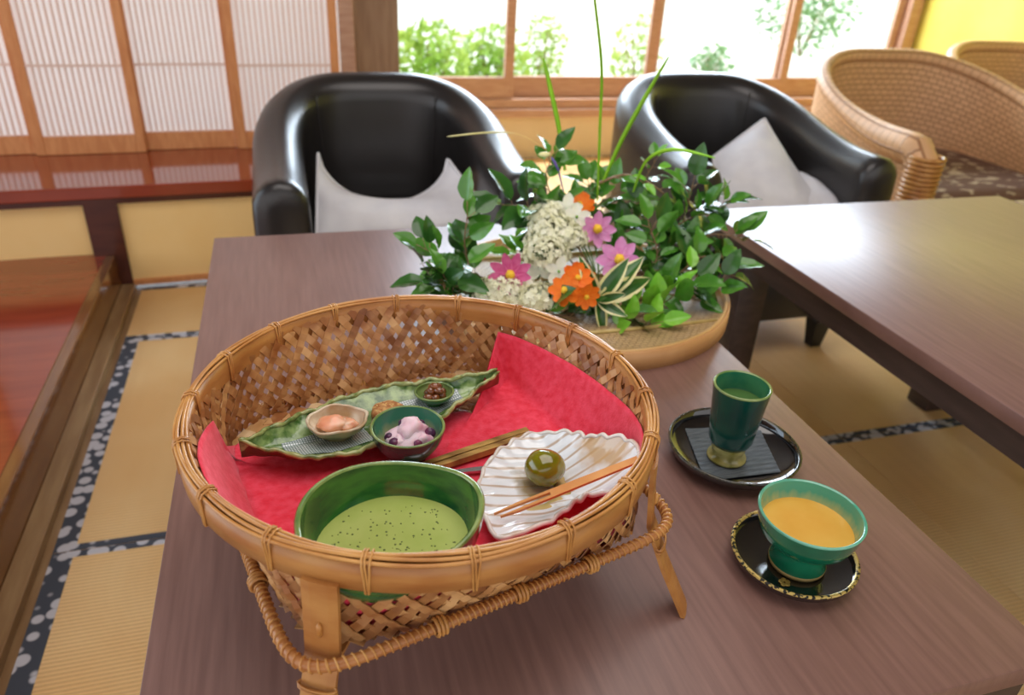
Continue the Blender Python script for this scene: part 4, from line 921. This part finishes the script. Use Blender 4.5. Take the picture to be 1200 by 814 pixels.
# leaf prototypes -------------------------------------------------
def leaf_mesh(name, L, W, fold, curl, mats, varieg=False, nu=10, nv=6, tipk=1.0):
    V = []; F = []; mi = []
    for i in range(nu+1):
        u = i/nu; hw = W/2*(math.sin(PI*u**0.85)**0.75)*(1-0.25*u*tipk) if 0 < u < 1 else 0.0004
        for j in range(nv+1):
            v = 2*j/nv-1; V.append((u*L, v*hw, abs(v)*hw*fold-curl*u*u*L+0.0006*math.sin(u*20)*abs(v)))
    for i in range(nu):
        for j in range(nv):
            a = i*(nv+1)+j; F.append((a, a+nv+1, a+nv+2, a+1)); mi.append(1 if varieg and (j == 0 or j == nv-1) else 0)
    me = bpy.data.meshes.new(name); me.from_pydata(V, [], F)
    for m in mats: me.materials.append(m)
    me.polygons.foreach_set('use_smooth', [True]*len(F)); me.polygons.foreach_set('material_index', mi); me.update(); return me
LP = [leaf_mesh('leaf', 0.040, 0.026, 0.35, 0.18, [M['leaf']]), leaf_mesh('leaf', 0.036, 0.024, 0.25, 0.30, [M['leaf']]), leaf_mesh('leaf', 0.032, 0.021, 0.4, 0.1, [M['leafb']]), leaf_mesh('leaf', 0.042, 0.028, 0.3, 0.25, [M['leafd']])]
LV_ = [leaf_mesh('variegated_leaf', 0.058, 0.023, 0.35, 0.35, [M['leafd'], M['cream']], True), leaf_mesh('variegated_leaf', 0.050, 0.021, 0.4, -0.2, [M['leafd'], M['cream']], True)]
def put_leaf(me, parent, p, dvec, nvec, sc, name='leaf'):
    o = bpy.data.objects.new(name, me); COL.objects.link(o); o.parent = parent
    x = dvec.normalized(); z = (nvec-x*nvec.dot(x)).normalized(); y = z.cross(x)
    o.matrix_local = Matrix.Translation(p) @ Matrix(((x.x, y.x, z.x, 0), (x.y, y.y, z.y, 0), (x.z, y.z, z.z, 0), (0, 0, 0, 1))) @ Matrix.Scale(sc, 4)
    return o
TOCAM = lambda p: (CP-p).normalized()
def sprig(name, pts, label, n, seed, rad=0.0016, protos=(0, 1, 3), sc=(0.75, 1.1), start=0.25, stem=None, cat='branch', group='leafy branches in the flower arrangement', spread=1.0):
    rnd = random.Random(seed); P = [aty(x, y, Y) for x, y, Y in pts]; o0 = P[0].copy(); t = empty(name, o0); P = [p-o0 for p in P]
    # smooth path
    Q = []
    for i in range(len(P)-1):
        p0 = P[max(i-1, 0)]; p1 = P[i]; p2 = P[i+1]; p3 = P[min(i+2, len(P)-1)]
        for k in range(6):
            s_ = k/6; Q.append(0.5*((2*p1)+(p2-p0)*s_+(2*p0-5*p1+4*p2-p3)*s_*s_+(3*p1-p0-3*p2+p3)*s_**3))
    Q.append(P[-1]); mb = MB(); mb.tube(Q, [rad*(1-0.6*i/len(Q)) for i in range(len(Q))], 6)
    tw = []; n = int(n*1.25)
    for k in range(n):
        f = start+(1-start)*(k+0.5)/n; i = min(int(f*(len(Q)-1)), len(Q)-2); p = Q[i].lerp(Q[i+1], f*(len(Q)-1)-i); tg = (Q[i+1]-Q[i]).normalized()
        sd = tg.cross(Vector((rnd.gauss(0, 1), rnd.gauss(0, 1), rnd.gauss(0, 1)))).normalized(); dv = (tg*0.55+sd*spread*(0.9 if k < n-1 else 0.1)+Vector((0, 0, 0.12))).normalized()
        q = p+dv*rnd.uniform(0.006, 0.022); mb.tube([p, q], [rad*0.45, rad*0.35], 4); nv = Vector((rnd.gauss(0, 0.45), rnd.gauss(-0.45, 0.45), 1.0)); tw.append((q, dv, nv, rnd.uniform(*sc), rnd.choice(protos)))
    mb.build('twig', stem or M['stem'], t)
    for q, dv, nv, s_, pi_ in tw: put_leaf(LP[pi_], t, q, dv, nv, s_*1.22)
    tag(t, label, cat, group); return t
sprig('leafy_branch', [(600, 345, 1.08), (560, 335, 1.07), (530, 310, 1.05), (495, 290, 1.05)], 'leafy branch reaching furthest left over the table', 15, 11, spread=1.0)
sprig('leafy_branch', [(600, 350, 1.05), (560, 330, 1.04), (545, 290, 1.04), (548, 250, 1.04)], 'leafy branch standing upright at the left of the flowers', 13, 12)
sprig('leafy_branch', [(590, 360, 1.02), (550, 352, 1.0), (515, 335, 1.0), (500, 318, 1.0)], 'low leafy branch just behind the basket rim at left', 12, 13)
sprig('leafy_branch', [(680, 320, 1.12), (650, 280, 1.12), (625, 245, 1.12), (590, 240, 1.12)], 'branch with large leaves in front of the black chair arm', 12, 14, protos=(0, 3, 3), sc=(0.9, 1.25))
sprig('leafy_branch', [(690, 310, 1.15), (660, 260, 1.15), (640, 210, 1.15), (648, 185, 1.15)], 'upright leafy branch topped by a pale bud', 13, 15, sc=(0.8, 1.2))
sprig('leafy_branch', [(700, 300, 1.2), (695, 250, 1.2), (690, 215, 1.2)], 'small leafy branch above the orange flower', 12, 16)
sprig('leafy_branch', [(700, 215, 1.15), (735, 205, 1.15), (772, 222, 1.14), (795, 250, 1.12), (800, 285, 1.10)], 'bare brown branch arching over the top of the arrangement', 8, 17, rad=0.0026, start=0.1, sc=(0.6, 0.9), protos=(0, 1, 2))
sprig('leafy_branch', [(720, 330, 1.10), (760, 290, 1.10), (800, 250, 1.10), (812, 215, 1.10)], 'leafy branch rising to the upper right', 16, 18)
sprig('leafy_branch', [(730, 340, 1.06), (780, 300, 1.06), (830, 275, 1.06), (872, 280, 1.05)], 'leafy branch reaching furthest right beyond the sieve', 18, 19, sc=(0.85, 1.15))
sprig('leafy_branch', [(740, 330, 1.08), (780, 275, 1.08), (820, 250, 1.08), (850, 240, 1.08)], 'leafy branch in front of the second black chair', 18, 20, sc=(0.8, 1.1))
sprig('leafy_branch', [(750, 350, 1.0), (790, 325, 1.0), (825, 300, 1.0), (850, 320, 1.0)], 'leafy branch hanging over the right rim of the sieve', 15, 21, sc=(0.8, 1.1))
sprig('leafy_branch', [(710, 350, 1.02), (750, 330, 1.02), (770, 300, 1.02), (760, 262, 1.04)], 'leafy branch behind the pink flower', 16, 22)
sprig('leafy_branch', [(690, 370, 0.95), (725, 372, 0.94), (755, 368, 0.93), (785, 350, 0.93)], 'low branch with bright leaves beside the variegated leaves', 12, 23, protos=(2, 0, 2), sc=(1.0, 1.35))
sprig('leafy_branch', [(700, 380, 0.92), (715, 392, 0.905), (735, 385, 0.90), (770, 378, 0.89)], 'low bright leafed branch resting at the front of the sieve', 9, 24, protos=(2, 2, 0), sc=(0.9, 1.2))
sprig('leafy_branch', [(600, 372, 0.97), (640, 368, 0.95), (670, 372, 0.94), (690, 382, 0.93)], 'low leafy branch under the orange flowers', 11, 25, protos=(0, 3, 2), sc=(0.9, 1.3))
sprig('leafy_branch', [(640, 330, 1.1), (625, 300, 1.12), (605, 300, 1.13)], 'small branch with bright leaves beside the cream blossoms', 8, 26, protos=(2, 2), sc=(0.9, 1.2))
sprig('leafy_branch', [(700, 260, 1.25), (735, 235, 1.25), (755, 210, 1.25), (770, 185, 1.24)], 'thin branch with small leaves at the top right', 9, 27, protos=(2, 0), sc=(0.6, 0.8), rad=0.0012)
sprig('leafy_branch', [(760, 360, 0.98), (800, 350, 0.96), (830, 345, 0.96), (845, 330, 0.96)], 'leafy branch low along the right side of the sieve', 10, 28, sc=(0.7, 1.0))
sprig('leafy_branch', [(690, 330, 1.08), (720, 300, 1.10), (740, 270, 1.12), (745, 240, 1.13)], 'leafy branch in the dense middle of the arrangement', 15, 29)
sprig('leafy_branch', [(560, 360, 0.98), (530, 350, 0.97), (520, 330, 0.97), (540, 318, 0.97)], 'short leafy branch beside the red petalled flower', 10, 30, protos=(0, 3))
sprig('leafy_branch', [(715, 345, 1.04), (745, 320, 1.05), (775, 318, 1.05), (800, 330, 1.04)], 'leafy branch right of the front pink flower, low in the dense middle', 15, 31, sc=(0.9, 1.15))
sprig('leafy_branch', [(735, 360, 0.97), (765, 345, 0.97), (790, 338, 0.96), (815, 325, 0.96)], 'bright leafy branch lying over the sieve right of the variegated sprig', 11, 32, protos=(0, 2, 3), sc=(0.9, 1.2))
sprig('leafy_branch', [(650, 300, 1.14), (665, 262, 1.16), (700, 240, 1.18), (725, 225, 1.18)], 'leafy branch behind the cream blossoms and top orange flower', 12, 33, sc=(0.8, 1.1))
# variegated leaves
vt = empty('variegated_sprig', aty(700, 352, 0.93)); base = aty(700, 352, 0.93)
mb = MB(); mb.tube([Vector((0, 0, 0)), Vector((0.002, 0.02, -0.02)), Vector((0.0, 0.05, -0.06))], 0.002, 6); mb.build('stem', M['stemg'], vt)
for (px, py, Y_, k, s_) in ((682, 308, 0.93, 0, 0.85), (735, 305, 0.95, 1, 1.1), (768, 322, 0.93, 0, 1.2), (735, 345, 0.91, 1, 0.95), (712, 393, 0.895, 0, 0.85), (735, 372, 0.90, 1, 0.7), (752, 312, 0.97, 1, 1.0), (715, 318, 0.95, 0, 0.9)):
    tip = aty(px, py, Y_); dv = tip-base; put_leaf(LV_[k], vt, Vector((0, 0, 0)), dv, TOCAM(base)+Vector((random.gauss(0, .4), 0, random.gauss(0, .4))), dv.length/(0.058 if k == 0 else 0.050), 'variegated_leaf')
tag(vt, 'sprig of dark leaves with cream edges beside the orange flowers', 'sprig')
# flowers
def petal_mesh(name, L, W, cup, m, notch=0.0):
    V = []; F = []; nu, nv = 8, 6
    for i in range(nu+1):
        u = i/nu; hw = W/2*(math.sin(PI*min(1, 0.12+u*0.80))**0.7)
        for j in range(nv+1):
            v = 2*j/nv-1; V.append((u*L*(1-0.06*(v*v if u > 0.8 else 0)-notch*(1-abs(v))*(u > 0.9)), v*hw, cup*L*u*u-0.15*hw*(1-v*v)))
    for i in range(nu):
        for j in range(nv): a = i*(nv+1)+j; F.append((a, a+nv+1, a+nv+2, a+1))
    me = bpy.data.meshes.new(name); me.from_pydata(V, [], F); me.materials.append(m); me.polygons.foreach_set('use_smooth', [True]*len(F)); me.update(); return me
PM = {'orange': petal_mesh('petal', 0.019, 0.0125, 0.12, M['orangeflower'], 0.08), 'pink': petal_mesh('petal', 0.024, 0.014, 0.18, M['pink']), 'magenta': petal_mesh('petal', 0.022, 0.011, 0.25, M['magenta']), 'white': petal_mesh('petal', 0.018, 0.013, 0.08, M['whitep'])}
def flower(name, px, py, Y_, kind, n, R, tilt, label, cmat, crad=0.18, layers=1, cat='flower', group=None):
    c = aty(px, py, Y_); t = empty(name, c); nrm = (TOCAM(c)+Vector(tilt)).normalized(); x = nrm.orthogonal().normalized(); y = nrm.cross(x); L0 = {'orange': 0.019, 'pink': 0.024, 'magenta': 0.022, 'white': 0.018}[kind]
    rnd = random.Random(int(px)); R *= 1.18
    for l in range(layers):
        for i in range(n):
            a = 2*PI*i/n+rnd.uniform(-0.1, 0.1)+l*PI/n; dv = x*math.cos(a)+y*math.sin(a)+nrm*(0.05+0.25*l); put_leaf(PM[kind], t, dv*R*0.12-nrm*0.001*(1-l), dv, nrm, R*(1-0.15*l)/L0*rnd.uniform(0.92, 1.05), 'petal')
    mb = MB(); mb.blob(nrm*0.002, R*crad, 0, 0.3, 60, 1, 2); mb.build('flower_centre', cmat, t)
    mb = MB(); b0 = Vector((SX+0.02, SY-0.02, TZ+0.03))-c; mb.tube([-nrm*0.002, -nrm*0.02+Vector((0, 0, -0.01)), b0*0.6+Vector((0, 0, 0.0)), b0], 0.0013, 5); mb.build('stem', M['stemg'], t)
    tag(t, label, cat, group); return t
flower('orange_cosmos', 677, 326, 0.94, 'orange', 8, 0.021, (0.1, 0, 0.2), 'large orange flower with a yellow centre, uppermost of the front orange cluster', M['yellow'], 0.2, 2, group='orange flowers')
flower('orange_cosmos', 662, 340, 0.92, 'orange', 8, 0.019, (-0.3, 0, 0.2), 'orange flower facing left, at the left of the front orange cluster', M['yellow'], 0.24, 1, group='orange flowers')
flower('orange_cosmos', 687, 347, 0.91, 'orange', 8, 0.017, (0.3, 0, -0.5), 'lowest orange flower, pointing down beside the variegated leaves', M['yellow'], 0.2, 1, group='orange flowers')
flower('orange_cosmos', 679, 240, 1.14, 'orange', 8, 0.022, (0.2, 0.3, 0.6), 'orange flower alone near the top of the arrangement', M['yellow'], 0.2, 2, group='orange flowers')
flower('pink_flower', 726, 304, 0.98, 'pink', 8, 0.027, (0.0, 0, 0.1), 'open pink flower facing front, right of centre', M['yellow'], 0.26, 1, group='pink flowers')
flower('pink_flower', 700, 268, 1.06, 'pink', 8, 0.023, (0.3, 0, -0.1), 'pink flower between the white blossoms and the upper leaves', M['yellow'], 0.28, 1, group='pink flowers')
flower('magenta_flower', 598, 322, 0.97, 'magenta', 9, 0.025, (-0.1, 0, 0.1), 'ragged magenta pink flower at the left of the cream blossoms', M['yellow'], 0.24, 1)
flower('white_flower', 664, 246, 1.10, 'white', 5, 0.021, (-0.2, 0, 0.3), 'white five petalled flower beside the top orange flower', M['leafb'], 0.10, 1, group='white flowers')
flower('white_flower', 676, 254, 1.08, 'white', 5, 0.018, (0.2, 0, 0.1), 'white flower just below and right of its upper neighbour', M['leafb'], 0.10, 1, group='white flowers')
flower('white_flower', 633, 312, 1.01, 'white', 5, 0.020, (0.0, 0, 0.3), 'white flower nested in the cream blossoms behind the orange ones', M['leafb'], 0.10, 1, group='white flowers')
flower('white_flower', 618, 345, 0.945, 'white', 5, 0.021, (0.1, 0, 0.4), 'white flower low in front, just above the basket rim', M['leafb'], 0.10, 1, group='white flowers')
flower('white_flower', 655, 318, 0.98, 'white', 5, 0.018, (-0.1, 0, 0.1), 'white flower touching the left of the front orange flowers', M['leafb'], 0.10, 1, group='white flowers')
def cluster(px, py, Y_, rx, rz, n, seed, label):
    c = aty(px, py, Y_); t = empty('cream_blossom', c); rnd = random.Random(seed); n = int(n*2.0); rx *= 1.25; rz *= 1.15; V = []; F = []; st = MB(); base_ = Vector((0, 0.03, -0.05))
    st.tube([base_, Vector((0, 0, -0.02))], 0.002, 5)
    for i in range(n):
        a = rnd.uniform(0, 2*PI); e = math.acos(rnd.uniform(-0.15, 1)); p = Vector((math.sin(e)*math.cos(a)*rx, math.sin(e)*math.sin(a)*rx*0.8, math.cos(e)*rz))*rnd.uniform(0.82, 1.08)
        nr = (p.normalized()+Vector((rnd.gauss(0, .3), rnd.gauss(0, .3), rnd.gauss(0, .3)))).normalized(); x = nr.orthogonal().normalized(); y = nr.cross(x); s_ = rnd.uniform(0.0040, 0.0062); a0 = rnd.uniform(0, 2)
        for q in range(5):
            b_ = a0+q*2*PI/5; d1 = x*math.cos(b_)+y*math.sin(b_); d2 = x*math.cos(b_+0.5)+y*math.sin(b_+0.5); d3 = x*math.cos(b_-0.5)+y*math.sin(b_-0.5)
            k = len(V); V += [p, p+d3*s_*0.7+nr*0.0006, p+d1*s_+nr*0.001, p+d2*s_*0.7+nr*0.0006]; F.append((k, k+1, k+2, k+3))
        if i % 4 == 0: st.tube([Vector((0, 0, -0.02)), p*0.97], 0.0005, 3)
    mesh('florets', V, F, M['floret'], t, False); st.build('stalks', M['stemg'], t)
    tag(t, label, 'blossom', 'clusters of cream blossom')
cluster(648, 278, 1.06, 0.036, 0.030, 230, 1, 'large cream blossom cluster in the middle of the arrangement')
cluster(640, 254, 1.09, 0.024, 0.022, 120, 2, 'small cream blossom cluster above the large one')
cluster(640, 300, 1.02, 0.030, 0.026, 170, 3, 'cream blossom cluster just above the low white flower')
cluster(588, 343, 0.965, 0.034, 0.020, 170, 4, 'cream blossom cluster at the left under the magenta flower')
cluster(630, 350, 0.945, 0.030, 0.018, 150, 5, 'cream blossom cluster touching the basket rim')
cluster(668, 282, 1.04, 0.022, 0.020, 100, 6, 'cream blossom cluster left of the upper pink flower')
# grass blades
def blade(pts, wd, label, m=None, group='long grass blades', tipw=False):
    P = [aty(x, y, Y_) for x, y, Y_ in pts]; o0 = P[0].copy(); Q = []
    for i in range(len(P)-1):
        p0 = P[max(i-1, 0)]; p1 = P[i]; p2 = P[i+1]; p3 = P[min(i+2, len(P)-1)]
        for k in range(8):
            s_ = k/8; Q.append(0.5*((2*p1)+(p2-p0)*s_+(2*p0-5*p1+4*p2-p3)*s_*s_+(3*p1-p0-3*p2+p3)*s_**3)-o0)
    Q.append(P[-1]-o0); V = []; F = []; n = len(Q)
    for i, q in enumerate(Q):
        f = i/(n-1); w_ = wd/2*((math.sin(PI*(0.12+0.86*f))**0.6+0.05) if not tipw else (0.18+1.0*sm((f-0.6)*8)*(1-f)**0.3)); tg = (Q[min(i+1, n-1)]-Q[max(i-1, 0)]).normalized(); sd = tg.cross(Vector((0.15, -1, 0.2))).normalized()
        V += [q-sd*w_, q+Vector((0, 0.0008+w_*0.3, 0)), q+sd*w_, q+Vector((0, -0.0002+w_*0.3, 0))]
    for i in range(n-1):
        for j in range(4): F.append((i*4+j, i*4+(j+1) % 4, i*4+4+(j+1) % 4, i*4+4+j))
    mb = MB(); mb.add(V, F); o = mb.build('grass_blade', m or M['blade'], None, True, o0); tag(o, label, 'grass blade', group)
blade([(700, 235, 1.15), (703, 150, 1.13), (705, 80, 1.10), (697, 0, 1.05), (690, -60, 1.0)], 0.0055, 'tall grass blade crossing the middle window pane to the top')
blade([(706, 215, 1.15), (728, 165, 1.14), (757, 112, 1.13), (784, 66, 1.12)], 0.0085, 'grass blade leaning right in front of the second black chair')
blade([(662, 200, 1.2), (655, 150, 1.2), (643, 95, 1.2), (637, 68, 1.2)], 0.0085, 'grass blade leaning left below the window rail')
blade([(742, 225, 1.1), (758, 188, 1.08), (790, 175, 1.06), (838, 185, 1.02)], 0.006, 'grass blade arching over to the right')
blade([(690, 225, 1.25), (650, 185, 1.22), (615, 160, 1.2), (580, 155, 1.2), (524, 160, 1.18)], 0.004, 'thin pale grass blade lying level across the first black chair back', M['cream'], tipw=True)
# buds
t = empty('violet_bud', aty(650, 190, 1.15)); mb = MB(); mb.tube([(-0.006, 0, 0.008), (0, 0, 0), (0.007, 0, -0.012), (0.02, 0.0, -0.05)], [0.0012, 0.0024, 0.0018, 0.0008], 6); mb.build('petal_tube', M['violet'], t); tag(t, 'small violet bud at the top of the upright branch', 'bud')
o = MB(); o.blob((0, 0, 0), (0.010, 0.005, 0.005), 0, 0.2, 30, 2, 2); o = o.build('pale_bud', M['cream'], None, True, aty(638, 181, 1.15)); tag(o, 'pale green bud topping the upright leafy branch', 'bud')
for o in list(COL.objects):
    if o.name.startswith('tatami_mat') and not o.children: bpy.data.objects.remove(o)
